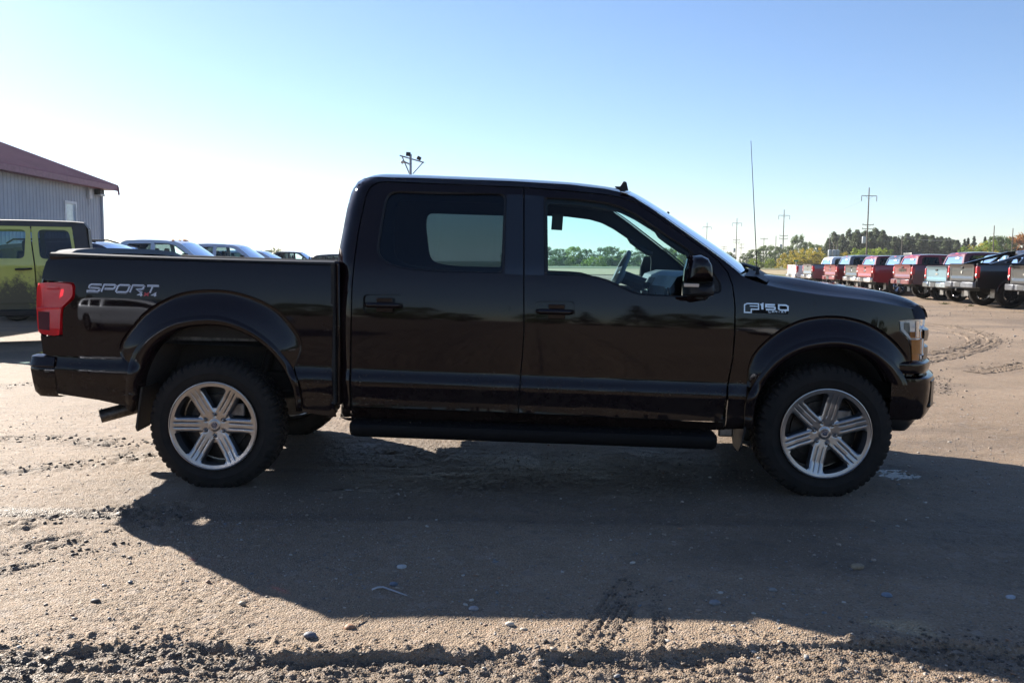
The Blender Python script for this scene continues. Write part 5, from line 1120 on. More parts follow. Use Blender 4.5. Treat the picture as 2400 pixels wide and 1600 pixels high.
    if sails:
        P('sail_panel', 'sail', lambda: sheet([(-2.62, 1.40), (-1.00, 1.40), (-.90, 1.87), (-1.15, 1.85), (-1.5, 1.74)], [[(-2.18, 1.45), (-1.64, 1.45), (-1.40, 1.67)], [(-1.48, 1.47), (-1.12, 1.47), (-1.07, 1.72), (-1.24, 1.72)]], lambda V: np.stack([V[:, 0], -(.94 - .36 * np.clip(V[:, 1] - 1.40, 0, 1) ** 1.0), V[:, 1]], 1), .08, (0, .10, 0)), body, True, .015)
        P('roof_rail', 'rr', lambda: MB().tube([(-.85, -.66, 1.91), (-.78, -.66, 1.965), (.5, -.66, 1.95), (.62, -.66, 1.89)], .018, 6), M_TRIM, True)
    if clear:
        P('clearance_light', 'cl0', lambda: MB().box((.66, 0, 1.915), (.09, .20, .035)), M_AMBER, bevel=.012)
        P('clearance_light', 'cl1', lambda: MB().box((.60, -.30, 1.905), (.08, .07, .03)), M_AMBER, True, .01); P('clearance_light', 'cl2', lambda: MB().box((.52, -.62, 1.90), (.08, .07, .03)), M_AMBER, True, .01)
        P('window_visor', 'wv', lambda: MB().tube([(.06, -.845, 1.80), (.45, -.85, 1.785), (.66, -.865, 1.735), (.95, -.915, 1.53)], .014, 6), M_TRIM, True)
    if rack: P('roof_box', 'rbx', lambda: MB().box((-.1, 0, 2.0), (.5, 1.0, .12)), M_STEEL, bevel=.02)
    if tonneau: P('tonneau_cover', 'ton', lambda: MB().box((-2.04, 0, 1.425), (1.86, 1.80, .03)), M_TRIM, bevel=.01)
    for x in (-h, h):
        for s in (-1, 1): car_wheel(v, x, s * .985, r, s, rim, .27, rim_style)
    if z_up: pass
    return v
def suv(label, loc, heading, body, name='parked_suv', cat='suv', hz=0.0, rails=True, group=None, low=False, r=.36):
    v = thing(name, label, cat, loc, heading, group); k0 = 'sv' + ('l' if low else ''); hw = .93; dz = -.22 if low else 0
    ins = lambda z: prof(z - dz + .12) if not low else prof(z + .36)
    S = side_surf(hw, ins); h = 1.38; bz = 1.10 + (dz * .8 if low else .06)
    zt = lambda z: z + dz
    green = [(-2.12, bz), (-2.02, zt(1.45)), (-1.86, zt(1.62)), (-1.6, zt(1.68)), (-.6, zt(1.735)), (.2, zt(1.72)), (.5, zt(1.66)), (.95, zt(1.42)), (1.36, bz - .02), (1.28, bz)]
    wr = [(-1.95, bz + .08), (-1.86, zt(1.44)), (-1.72, zt(1.57)), (-1.18, zt(1.62)), (-1.14, bz + .06)]; wm = [(-1.04, bz + .06), (-1.06, zt(1.63)), (-.22, zt(1.65)), (-.20, bz + .04)]; wf = [(-.10, bz + .04), (-.10, zt(1.65)), (.22, zt(1.63)), (.45, zt(1.57)), (1.10, bz + .05)]
    def P(nm, key, fn, m, both=False, bevel=0.0):
        key = (k0, key)
        return two(nm, key, fn, m, v, bevel) if both else vput(nm, key, fn, m, v, bevel)
    P('rear_quarter', 'rq', lambda: sheet([(-2.22, .42), (-1.9, .36)] + arc(-h, .36, .42, 170, 10, 12) + [(-.95, .34), (-.95, bz), (-2.14, bz), (-2.24, .8)], [], S, .1, (0, .03, 0), .06), body, True)
    P('rear_door', 'd1', lambda: sheet([(-.94, .34), (-.15, .34), (-.15, bz), (-.94, bz)], [], S, .12, (0, .02, 0), .08), body, True); P('front_door', 'd2', lambda: sheet([(-.14, .34), (.93, .34), (1.08, .7), (1.10, bz), (-.14, bz)], [], S, .12, (0, .02, 0), .08), body, True)
    P('fender', 'fe', lambda: sheet([(.945, .34)] + arc(h, .36, .42, 170, 10, 12) + [(2.15, .40), (2.28, .55), (2.28, .80), (2.18, .92 + dz * .5), (1.36, bz - .02), (1.115, bz), (1.09, .7)], [], lambda V: S(V) + np.stack([V[:, 0] * 0, .5 * np.clip(V[:, 0] - 1.7, 0, 1) ** 2, V[:, 0] * 0], 1), .1, (0, .03, 0), .06), body, True)
    P('cabin_side', 'cs', lambda: sheet(green, [wr, wm, wf], S, .08, (0, .03, 0), .05), body, True)
    for i, w in enumerate((wr, wm, wf)): P('side_window', 'w%d' % i, lambda w=w: sheet(w, [], lambda V: S(V) + np.array([0, .015, 0]), .2), M_TINT if i == 2 else M_PRIV, True)
    ts = np.linspace(-1, 1, 13)
    def ruled(pl, n, bx=(0, 0), bz_=(0, 0), iny=.012):
        L = pline(pl, n); y = hw - ins(L[:, 1]) - iny; N = n - 1
        return [[(L[i, 0] + (bx[0] + (bx[1] - bx[0]) * i / N) * crown(t), y[i] * t, L[i, 1] + (bz_[0] + (bz_[1] - bz_[0]) * i / N) * crown(t)) for t in ts] for i in range(n)]
    P('roof', 'rf', lambda: MB().grid(ruled([(-1.86, zt(1.62)), (-1.6, zt(1.68)), (-.6, zt(1.735)), (.2, zt(1.72)), (.5, zt(1.66))], 18, (-.05, .06), (.03, .04))), body); P('windscreen', 'ws', lambda: MB().grid(ruled([(.5, zt(1.66)), (.95, zt(1.42)), (1.36, bz - .02)], 8, (.06, .16), (.04, .03))), M_GLS)
    P('rear_screen', 'rs', lambda: MB().grid(ruled([(-2.12, bz), (-2.02, zt(1.45)), (-1.86, zt(1.62))], 8, (-.08, -.05), (0, .03))), M_PRIV); P('hood', 'hd', lambda: MB().grid(ruled([(1.36, bz - .03), (1.8, bz - .07), (2.15, .94 + dz * .5), (2.28, .80)], 14, (.12, .14), (.05, .04), .04)), body)
    P('front_fascia', 'ff', lambda: MB().grid(ruled([(2.25, .84), (2.30, .72), (2.28, .50), (2.15, .36)], 8, (.14, .14), (0, 0), .13)), body); P('tail_panel', 'tp', lambda: MB().grid(ruled([(-2.14, bz), (-2.24, .8), (-2.22, .42)], 8, (-.1, -.1), (0, 0), .02)), body)
    P('grille', 'gr', lambda: MB().box((2.40, 0, .66), (.05, .9, .2)), M_TRIM, bevel=.02); P('headlight', 'hl', lambda: MB().box((2.20, -.66, .78), (.18, .26, .14)), M_REFL, True, .03); P('tail_light', 'tl', lambda: MB().box((-2.14, -.80, .98), (.16, .12, .28)), M_REDIN, True, .03)
    P('underbody', 'ub', lambda: MB().box((0, 0, .40), (3.9, 1.3, .2)).box((0, 0, .6), (1.8, 1.66, .4)).box((h, 0, .66), (.95, 1.2, .3)).box((-h, 0, .66), (.95, 1.2, .3)), M_UND); [P('door_handle', 'dh%d' % (q > 0), lambda q=q: MB().box((q, -.925, .95), (.2, .025, .03)), body, True, .008) for q in (-.80, .05)]
    P('mirror', 'mi', lambda: MB().box((.92, -1.02, bz + .08), (.12, .18, .13)), body, True, .035); P('seat', 'st', lambda: MB().box((-.2, -.38, bz), (.16, .5, .55)).box((-.24, -.38, bz + .35), (.1, .26, .16)), M_INT, True, .04); P('dashboard', 'da', lambda: MB().box((1.0, 0, bz - .12), (.4, 1.5, .2)), M_INT)
    if rails: P('roof_rail', 'rr', lambda: MB().tube([(-1.65, -.62, 1.70), (-1.5, -.62, 1.79), (.05, -.62, 1.81), (.30, -.62, 1.74)], .02, 6), M_TRIM, True)
    for x in (-h, h):
        for s in (-1, 1): car_wheel(v, x, s * .92, r, s, M_RIM, .23, 1)
    return v

# colours
P_RED = paint('ruby_red_paint', (.15, .004, .008), .35, 0.0); P_RED2 = paint('flame_red_paint', (.20, .005, .009), .35, 0.0); P_MAR = paint('deep_red_paint', (.11, .003, .006), .35, 0.0); P_WHT = paint('white_paint', (.74, .75, .77), .3, 0.0); P_GREY = paint('grey_paint', (.15, .155, .16), .3, .5)
P_DGREY = paint('charcoal_paint', (.045, .05, .055), .3, .5); P_BLUE = paint('pale_blue_paint', (.12, .22, .27), .3, .4); P_BLK = paint('black_paint', (.007, .007, .009)); P_SIL = paint('silver_paint', (.42, .46, .56), .3, .3); P_NAVY = paint('navy_paint', (.012, .016, .035)); P_CREAM = paint('white_heavy_paint', (.62, .66, .74), .3, 0)
RW = 'pickups parked tail-out in the row on the right'
def row(pxc, dep, heading_deg, **k):
    """tailgate near corner seen at column pxc, dep metres ahead"""
    p = at_depth(pxc, 620, dep); hd = R_(heading_deg); c, s = math.cos(hd), math.sin(hd); lx, ly = -3.0, -.98
    return dict(loc=(p[0] - (c * lx - s * ly), p[1] - (s * lx + c * ly), 0), heading=hd, group=RW, **k)
ROWD = [('white pickup with plain white tailgate, farthest left in the row', 1868, 51, P_WHT, dict(lamp=1, r=.38)),
        ('grey-tailed pickup parked between the white and the first red truck', 1905, 48, P_GREY, dict(lamp=0, text='badge', bump_m=M_CHR)),
        ('red pickup with smoked tail lamps and red bumper, between two grey ones', 1962, 45, P_RED, dict(lamp=2, text='oval', bump_m=P_RED)),
        ('charcoal pickup with chrome bumper between two red trucks', 2012, 42.3, P_DGREY, dict(lamp=1, text='oval', rack=True)),
        ('bright red pickup with chrome bumper and dark tailgate handle', 2047, 39.5, P_RED2, dict(lamp=2, text='oval')),
        ('deep red pickup with RAM lettering on its tailgate', 2139, 34.5, P_MAR, dict(lamp=0, text='RAM', bump_m=P_MAR, r=.43, z_up=.02, rim=M_TRIM)),
        ('pale blue pickup with a dark bed cover', 2226, 31.5, P_BLUE, dict(lamp=1, text='cross', bump_m=mat('blue_chrome', (.45, .52, .58), .15, 1.0), tonneau=True)),
        ('black lifted pickup with sail panels sloping behind the cab', 2291, 28.5, P_BLK, dict(lamp=1, text='badge', sails=True, bump_m=M_POCK, r=.46, z_up=.06, rim=M_TRIM)),
        ('black pickup cut by the right edge of the picture', 2448, 25.6, P_BLK, dict(lamp=1, text='cross', bump_m=M_POCK, r=.44, z_up=.05))]
for i, (lab, pxc, dep, col, kw) in enumerate(ROWD):
    v = pickup(lab, body=col, **row(pxc, dep, (.3, -1.2, 1.0, -.4, .8, -1.0, .5, 1.2, 0)[i], **kw)); v.scale = (1, 1, (.92, .95, .935, .93, .945, .96, .92, .955, .94)[i])
# vehicles behind the bed on the left
def left_at(px, dep): p = at_depth(px, 608, dep); return (p[0], p[1], 0)
pickup('white crew cab pickup with amber clearance lights on its roof', left_at(383, 26.6), R_(3), P_CREAM, r=.42, z_up=.02, clear=1, sticker=False, group='vehicles parked behind the truck bed', cab_only_glass=M_GLS)
pickup('silver crew cab pickup parked just right of the white one', left_at(520, 31.5), R_(3), P_SIL, r=.40, sticker=False, group='vehicles parked behind the truck bed', cab_only_glass=M_GLS)
pickup('small black pickup far behind the bed under the leafy clump', left_at(684, 62), R_(2), P_BLK, r=.40, sticker=False, group='vehicles parked behind the truck bed', cab_only_glass=M_GLS)
suv('dark suv with roof rails just right of the lime off-roader', left_at(222, 20.5), R_(3), P_NAVY, group='vehicles parked behind the truck bed')
suv('dark suv showing only its roof rails left of the white truck', left_at(276, 25.5), R_(3), P_BLK, group='vehicles parked behind the truck bed')
suv('low lilac-silver car roof showing beside the silver truck', left_at(596, 38), R_(3), P_SIL, name='parked_car', cat='car', rails=False, group='vehicles parked behind the truck bed', low=False)
suv('dark suv right behind the cab corner of the truck', left_at(812, 58), R_(-5), P_NAVY, group='vehicles parked behind the truck bed', rails=False)
suv('silver car standing behind the camera and mirrored in the bed side', (-6.2, -8.6, 0), R_(4), P_SIL, name='parked_car', cat='car', rails=False)
pickup('white pickup far behind the camera mirrored in the doors', (9.5, -24, 0), R_(170), P_WHT, sticker=False)

# lime off-roader with black hard top
LIME = paint('lime_paint', (.46, .47, .07), .45, 0.0, dirt=(MUD, 1.28, .95)); HTOP = mat('hardtop_plastic', (.035, .038, .045), .65, bump=.1, bscale=200)
jr = at_depth(213, 606, 14.5); jh = R_(205); jr = jr - np.array([math.cos(jh) * 0 - math.sin(jh) * .8, math.sin(jh) * 0 + math.cos(jh) * .8, 0])
JP = thing('off_road_vehicle', 'lime green four-door off-roader with black hard top, splashed with mud', 'off-road vehicle', (jr[0], jr[1], 0), jh)
jhw = .80; jin = lambda z: .012 + .14 * np.clip(z - 1.30, 0, 2) + .02 * np.clip(.9 - z, 0, 1); JS = lambda V: np.stack([V[:, 0], (jhw - jin(V[:, 1])), V[:, 1]], 1)
def jp(nm, mb, m, both=True, bevel=0.0):
    a = put(nm, mb, m, JP, bevel); return (a, put(nm, mb.mirror(0), m, JP, bevel)) if both else a
sk = (0, -.03, 0)
j1 = jp('rear_door', sheet([(.19, 1.0), (.20, 1.3), (.27, 1.885), (.845, 1.885), (.835, 1.6), (.80, 1.25), (.78, .55), (.55, .55), (.45, .75)], [round_corners([(.25, 1.37), (.31, 1.835), (.765, 1.835), (.735, 1.37)], .09)], JS, .06, sk, .04), LIME)
j2 = jp('front_door', sheet([(.865, 1.885), (1.72, 1.885), (2.05, 1.40), (2.05, .55), (.80, .55), (.82, 1.25), (.855, 1.6)], [round_corners([(.955, 1.375), (.925, 1.835), (1.68, 1.83), (1.95, 1.375)], .08)], JS, .06, sk, .04), LIME)
jp('rear_quarter', sheet([(.02, .95), (.0, 1.34), (.185, 1.34), (.175, 1.0), (.43, .76), (.0, .76)], [], JS, .06, sk, .04), LIME)
jp('rear_window', sheet([(.24, 1.36), (.29, 1.80), (.34, 1.845), (.74, 1.845), (.775, 1.81), (.755, 1.43), (.71, 1.36)], [], lambda V: JS(V) + np.array([0, -.02, 0]), .15), M_PRIV); jp('front_window', sheet([(.95, 1.40), (.915, 1.81), (.96, 1.845), (1.69, 1.84), (1.97, 1.42), (1.91, 1.36), (.98, 1.36)], [], lambda V: JS(V) + np.array([0, -.02, 0]), .15), M_TINT)
jp('hardtop_quarter', sheet([(.0, 1.345), (.07, 1.92), (.10, 1.955), (.28, 1.955), (.265, 1.89), (.19, 1.345)], [], JS, .06, sk, .04), HTOP)
jp('roof_edge', sheet([(.10, 1.957), (.285, 1.890), (1.73, 1.890), (1.80, 1.90), (1.75, 1.96), (.9, 1.972)], [], JS, .06, sk, .04), HTOP)
top = pline([(.03, 1.86), (.10, 1.957), (.9, 1.975), (1.75, 1.962), (1.82, 1.93)], 14); jp('roof', MB().grid([[(x, (jhw - float(jin(z)) - .01) * t, z + .03 * crown(t)) for t in np.linspace(-1, 1, 11)] for x, z in top]), HTOP, False)
jp('back', MB().grid([[(x, (jhw - float(jin(z)) - .01) * t, z) for t in (-1, -.5, 0, .5, 1)] for x, z in ((-.005, .60), (-.005, 1.34), (.03, 1.86))]), HTOP, False); jp('spare_wheel', MB().lathe([(0, -.22), (.24, -.22), (.36, -.18), (.38, -.1), (.36, -.02), (0, -.02)], 32, (-.02, 0, 1.05), 'x'), M_RUB, False)
jp('windscreen', MB().grid([[(x + .04 * crown(t), (jhw - float(jin(z)) - .02) * t, z) for t in np.linspace(-1, 1, 7)] for x, z in ((1.80, 1.90), (2.08, 1.36))]), M_GLS, False); jp('hood', MB().grid([[(x, .70 * t * k, z + .04 * crown(t)) for t in np.linspace(-1, 1, 9)] for x, z, k in ((2.08, 1.33, 1), (2.6, 1.30, .95), (3.15, 1.24, .88), (3.2, 1.15, .86), (3.2, .75, .85))]), LIME, False)
jp('cowl_side', sheet([(2.06, .55), (2.06, 1.36), (2.6, 1.30), (3.15, 1.22), (3.15, .85), (2.3, .80), (2.25, .55)], [], lambda V: np.stack([V[:, 0], .76 - .04 * (V[:, 0] - 2.06), V[:, 1]], 1), .1, sk), LIME); jp('fender', MB().tube([(x, .86, z) for x, z in arc(2.75, .42, .56, 20, 170, 14)], .07, 8), M_TRIM); jp('rear_fender', MB().tube([(x, .86, z) for x, z in arc(.10, .42, .56, 10, 160, 14)], .07, 8), M_TRIM)
jp('rocker_step', MB().box((1.4, .84, .52), (1.9, .14, .10)), M_TRIM, True, .02); jp('bumper', MB().box((-.12, 0, .62), (.14, 1.5, .2)).box((3.32, 0, .62), (.14, 1.5, .2)), M_TRIM, False, .02); jp('underbody', MB().box((1.5, 0, .62), (3.2, 1.3, .22)), M_UND, False)
jp('mirror', MB().box((1.72, .98, 1.50), (.16, .20, .26)), M_TRIM, True, .04); jp('seat', MB().box((1.0, .38, 1.2), (.16, .5, .6)).box((.96, .38, 1.58), (.1, .26, .18)), M_INT, True, .04); jp('crease', MB().tube([(.45, .79, .675), (2.05, .79, .675)], .008, 6), LIME)
hd = MB().tube([(.86, .80, 1.215), (.87, .835, 1.215), (1.06, .835, 1.205), (1.08, .80, 1.205)], [.016, .018, .018, .016], 8); link('handle', hd.mesh('handle', M_TRIM), j2[0]); link('handle', hd.mirror(0).mesh('handle', M_TRIM), j2[1])
jp('tail_light', MB().box((-.02, .72, 1.05), (.06, .13, .2)), M_REDIN, True, .02)
for x in (.10, 2.75):
    for s in (-1, 1): car_wheel(JP, x, s * .93, .42, s, M_TRIM, .28, 1, .23)
JP.data if False else None

# ------------------------------------------------------------------ metal shed on the left
bc = at_depth(240, 604, 35.0); bn = at_depth(-60, 602, 26.2); W0 = Vector((bc[0], bc[1], 0)); W1 = Vector((bn[0], bn[1], 0)); wd = (W1 - W0).normalized(); wn_ = Vector((-wd.y, wd.x, 0)); wn_ = wn_ if wn_.x > 0 else -wn_
SH = thing('metal_shed', 'grey ribbed metal building with maroon metal roof at the left edge', 'building', tuple(W0), math.atan2(wd.y, wd.x))
M_SIDE = mat('grey_siding', (.36, .39, .45), .5, .1, var=.06, vscale=.8); M_ROOF = mat('maroon_roof', (.20, .065, .095), .45, .1, var=.10, vscale=1.2); M_FASC = mat('maroon_trim', (.26, .11, .15), .5)
EAVE = 4.28; LEN = 22.0; sgn = 1 if wn_.dot(Vector((-wd.y, wd.x, 0))) > 0 else -1          # local x along the wall towards the camera, local y = outwards * sgn
def ribbed(n, pitch, z0, z1, y=0.0, gap=None):
    m = MB(); xs = []; 
    for k in range(n): b = k * pitch; xs += [(b, 0), (b + pitch * .62, 0), (b + pitch * .70, .022), (b + pitch * .86, .022), (b + pitch * .94, 0)]
    return xs
xs = [p for p in ribbed(int(LEN / .23), .23, 0, EAVE)]
wx0, wx1, wz0, wz1 = 2.15, 3.1, 2.05, 3.42
wall = MB(); seg = [p for p in xs]
for (a, ha), (b, hb) in zip(seg[:-1], seg[1:]):
    spans = [(0, EAVE)] if b <= wx0 or a >= wx1 else [(0, wz0), (wz1, EAVE)]
    for z0, z1 in spans: wall.add([(a, sgn * ha, z0), (b, sgn * hb, z0), (b, sgn * hb, z1), (a, sgn * ha, z1)], [(0, 1, 2, 3)])
put('wall', wall, M_SIDE, SH, smooth=False); put('end_wall', MB().add([(0, 0, 0), (0, -sgn * 16, 0), (0, -sgn * 16, EAVE), (0, -sgn * 8, EAVE + 2.9), (0, 0, EAVE)], [(0, 1, 2, 3, 4)]), M_SIDE, SH, smooth=False)
put('corner_trim', MB().box((-.02, sgn * .02, EAVE / 2), (.12, .12, EAVE)), M_SIDE, SH, .01)
slope = .365; rfm = MB(); rx = [(-.45 + k * .23 + d, h_) for k in range(int((LEN + .5) / .23)) for d, h_ in ((0, 0), (.15, 0), (.16, .03), (.19, .03), (.20, 0))]
def rp(x, h_, u): return (x, sgn * (.5 - u), EAVE + .10 - .5 * slope + u * slope + h_)
rfm.grid([[rp(x, h_, 0) for x, h_ in rx], [rp(x, h_, 8.5) for x, h_ in rx]]); put('roof', rfm, M_ROOF, SH, smooth=False)
put('far_roof', MB().grid([[(x, sgn * -8, rp(x, 0, 8.5)[2] + .01) for x in (-.45, LEN)], [(x, sgn * -16.5, EAVE - .1) for x in (-.45, LEN)]]), M_ROOF, SH, smooth=False)
put('fascia', MB().box((LEN / 2 - .25, sgn * .50, EAVE - .17), (LEN + .45, .03, .20)), M_FASC, SH); put('soffit', MB().box((LEN / 2 - .22, sgn * .25, EAVE - .24), (LEN + .4, .48, .02)), M_FASC, SH)
rk = MB().prism([(-.46, sgn * .52, EAVE - .27), (-.46, sgn * .52, EAVE - .04), (-.46, sgn * -8, EAVE + 3.08), (-.46, sgn * -8, EAVE + 2.85)], (0, 0, 0), (.04, 0, 0)); put('rake_trim', rk, M_FASC, SH); put('gutter_end', MB().tube([(-.42, sgn * .52, EAVE - .1), (-.42, sgn * .55, EAVE - .42)], .04, 8), M_FASC, SH)
wi = empty('window', SH, (0, 0, 0)); fw = MB()
for x, z, dx, dz in ((wx0 + .05, (wz0 + wz1) / 2, .10, wz1 - wz0), (wx1 - .05, (wz0 + wz1) / 2, .10, wz1 - wz0), ((wx0 + wx1) / 2, wz1 - .05, wx1 - wx0 - .2, .10), ((wx0 + wx1) / 2, wz0 + .05, wx1 - wx0 - .2, .10)): fw.box((x, sgn * .0, z), (dx, .10, dz))
link('frame', fw.mesh('frame', mat('white_vinyl', (.62, .64, .68), .4)), wi); link('pane', MB().box(((wx0 + wx1) / 2, -sgn * .01, (wz0 + wz1) / 2), (wx1 - wx0 - .2, .01, wz1 - wz0 - .2)).mesh('pane', mat('curtained_pane', (.48, .58, .66), .12, coat=1.0)), wi)
fl_ = empty('flood_light', SH, (.42, sgn * .14, 3.86)); link('housing', MB().box((0, 0, .05), (.42, .22, .20)).mesh('housing', M_TRIM), fl_, bevel=.02); link('lens', MB().box((0, sgn * .06, -.07), (.36, .18, .08)).mesh('lens', mat('frosted_glass', (.6, .6, .58), .3)), fl_, bevel=.02)
put('junction_box', MB().box((1.15, sgn * .08, 3.78), (.24, .12, .34)).tube([(1.15, sgn * .06, 3.95), (1.15, sgn * .06, 4.2)], .02, 6).tube([(1.15, sgn * .06, 3.62), (1.15, sgn * .06, 3.35)], .015, 6), mat('pale_box', (.55, .56, .58), .5), SH, .02)

# ------------------------------------------------------------------ yard light mast, fence, poles, sign
def at_xy(px, dep): p = at_depth(px, 612, dep); return p[0], p[1]
def z_of(px, py, dep): return at_depth(px, py, dep)[2]
mx, my = at_xy(963, 55); YL = thing('yard_light_mast', 'steel mast with floodlights on a slanting bar behind the cab roof', 'light mast', (mx, my, 0)); M_MAST = mat('galvanised_steel', (.22, .24, .28), .45, .7)
put('pole', MB().tube([(0, 0, 0), (0, 0, z_of(963, 364, 55))], [.10, .075], 12), M_MAST, YL)
def rel(px, py, dep): p = at_depth(px, py, dep); return (p[0] - mx, p[1] - my, p[2])
put('cross_bar', MB().tube([rel(938, 365, 53.2), rel(993, 381, 56.8)], .045, 8), M_MAST, YL); put('brace', MB().tube([rel(942, 366, 53.4), rel(960, 408, 55)], .04, 8), M_MAST, YL); put('brace', MB().tube([rel(992, 380, 56.7), rel(968, 407, 55.1)], .035, 8), M_MAST, YL)
put('flood_light', MB().box(rel(957, 361.5, 54.4), (.27, .15, .24), Matrix.Rotation(.1, 3, 'Y')), M_TRIM, YL, .01)
put('flood_light', MB().box(rel(982, 371, 56.2), (.26, .22, .22), Matrix.Rotation(.45, 3, 'Y')), M_TRIM, YL, .03)
put('dusk_lamp', MB().lathe([(0, .12), (.06, .11), (.12, .04), (.10, -.04), (.0, -.10)], 16, rel(943, 381, 54.6), 'z'), mat('frosted_globe', (.62, .6, .58), .35), YL); put('lamp_arm', MB().tube([rel(945, 378, 54.6), rel(960, 385, 55)], .05, 8), M_MAST, YL)
fx, fy = at_xy(758, 48); FN = thing('picket_fence', 'short run of dark pickets showing over the bed by the cab', 'fence', (fx, fy, 0)); M_DWOOD = mat('dark_wood', (.02, .018, .018), .8)
for k in range(-6, 9): put('picket', MB().box((k * .124, 0, .76), (.085, .03, 1.53)), M_DWOOD, FN)
put('fence_rail', MB().box((.12, .035, 1.25), (2.0, .04, .10)), M_DWOOD, FN); put('fence_rail', MB().box((.12, .035, .5), (2.0, .04, .10)), M_DWOOD, FN)
M_POLE = mat('weathered_pole', (.13, .105, .085), .85, var=.2, vscale=3); M_INS = mat('porcelain', (.10, .08, .075), .3); M_TRF = mat('transformer_grey', (.42, .45, .48), .45)
TOPS = []
def utility_pole(label, px, top_y, dep, arms=((.9, 1.8), (.55, 1.35), (.50, 1.4)), drops=True, box=False, r=.16, lean=0.0):
    x, y = at_xy(px, dep); H = z_of(px, top_y, dep); U = thing('utility_pole', label, 'utility pole', (x, y, 0), .25, 'utility poles along the road'); U.rotation_euler[1] = lean
    put('shaft', MB().tube([(0, 0, -.3), (0, 0, H)], [r * 1.15, r * .62], 10), M_POLE, U)
    for f, hw in arms:
        z = H * f; put('crossarm', MB().box((0, -.14, z), (2 * hw, .10, .13)), M_POLE, U)
        for s in (-1, 1):
            put('brace', MB().tube([(s * hw * .5, -.13, z - .05), (0, -.1, z - .65)], .022, 5), M_POLE, U)
            if drops and f > .8: put('insulator', MB().lathe([(.02, 0), (.07, -.15), (.05, -.2), (.10, -.35), (.05, -.4), (.10, -.6), (.05, -.65), (.09, -.9), (.02, -1.2)], 8, (s * hw, -.14, z), 'z'), M_INS, U)
            else: put('insulator', MB().lathe([(.05, 0), (.07, .1), (.03, .25)], 8, (s * hw * .9, -.14, z + .06), 'z'), M_INS, U)
    if box: put('transformer', MB().lathe([(0, 1.5), (.36, 1.45), (.4, 1.3), (.4, .1), (.36, 0), (0, 0)], 16, (-.75, 0, box), 'z'), M_TRF, U); put('bracket', MB().box((-.3, 0, box + .9), (.6, .08, .08)), M_POLE, U)
    TOPS.append((x, y, H)); return TOPS[-1]
A = utility_pole('tallest utility pole with three crossarms above the red truck cabs', 2030, 441, 190, box=5.6)
B = utility_pole('second tallest utility pole, above the yellow shrubs', 1834, 492, 266, box=5.4); C = utility_pole('utility pole directly left of the thin truck aerial', 1724.5, 512, 318, box=5.0); D = utility_pole('utility pole nearest to the dark windscreen pillar', 1655, 522, 362)
utility_pole('utility pole tip just above the windscreen pillar', 1607.5, 528, 402)
utility_pole('small pole with one crossarm right of the aerial', 1789, 557, 300, ((.96, 1.4),), False, r=.13); utility_pole('small distant pole between two tall ones', 1736, 570, 380, ((.95, 1.4), (.8, 1.2)), False, r=.13); utility_pole('smallest distant pole close to the windscreen pillar', 1696, 576, 420, ((.95, 1.5), (.85, 1.4)), False, r=.13)
utility_pole('plain pole without crossarms left of the second tallest pole', 1817, 553, 262, (), False, r=.13); E_ = utility_pole('pole with one crossarm in front of the dark tree row', 2112, 551, 215, ((.96, 1.3),), False, r=.13); utility_pole('bare pole left of the rust-coloured tree', 2326, 529, 170, (), False, r=.12); utility_pole('bare pole standing in front of the rust-coloured tree', 2370, 535, 178, (), False, r=.12)
for i, px in enumerate((1943, 1953, 1961)):
    x, y = at_xy(px, 205); U = thing('transformer_pole', ('leftmost', 'middle', 'rightmost')[i] + ' of three short poles carrying pale transformers', 'transformer pole', (x, y, 0), 0, 'transformer poles'); put('shaft', MB().tube([(0, 0, 0), (0, 0, 6.2 if i else 8.0)], [.14, .10], 8), M_POLE, U); put('tank', MB().lathe([(0, 1.9), (.38, 1.8), (.42, 1.6), (.42, .2), (.36, 0), (0, 0)], 14, (0, -.35, 2.6), 'z'), M_TRF, U)
def wire(label, p, q, sag, r=.012):
    p = Vector(p); q = Vector(q); pts = [p.lerp(q, t / 16) - Vector((0, 0, sag * 4 * (t / 16) * (1 - t / 16))) for t in range(17)]; tag(put('overhead_wire', MB().tube(pts, r, 4), M_MAST), label, 'wire', 'overhead wires')
XR = Vector((A[0] + 62, A[1] - 60, A[2]))
wire('wire between the two tallest poles, lower arms', (A[0], A[1], A[2] * .5), (B[0], B[1], B[2] * .5), 1.2); wire('upper wire between the two tallest poles', (A[0] - 1.6, A[1], A[2] * .9 - 1.2), (B[0] - 1.6, B[1], B[2] * .9 - 1.2), 1.5, .016)
wire('wire from the second tallest pole on to the next one', (B[0], B[1], B[2] * .5), (C[0], C[1], C[2] * .5), 1.0); wire('wire from the one-arm pole to the tallest pole', (E_[0], E_[1], E_[2] * .96), (A[0], A[1], 7.2), 1.0, .015); wire('wire from the one-arm pole out past the spruces', (E_[0], E_[1], E_[2] * .96), (*at_xy(2330, 172), 7.4), 1.2, .014)
gx_, gy_ = at_xy(1866, 120); GS = thing('road_sign', 'small green road sign on a post before the yellow shrubs', 'road sign', (gx_, gy_, 0), .2); put('post', MB().box((0, .03, .85), (.06, .06, 1.7)), M_MAST, GS); put('plate', MB().box((0, 0, z_of(1866, 611, 120)), (.66, .02, .20)), mat('sign_green', (.01, .17, .11), .4), GS, .004)

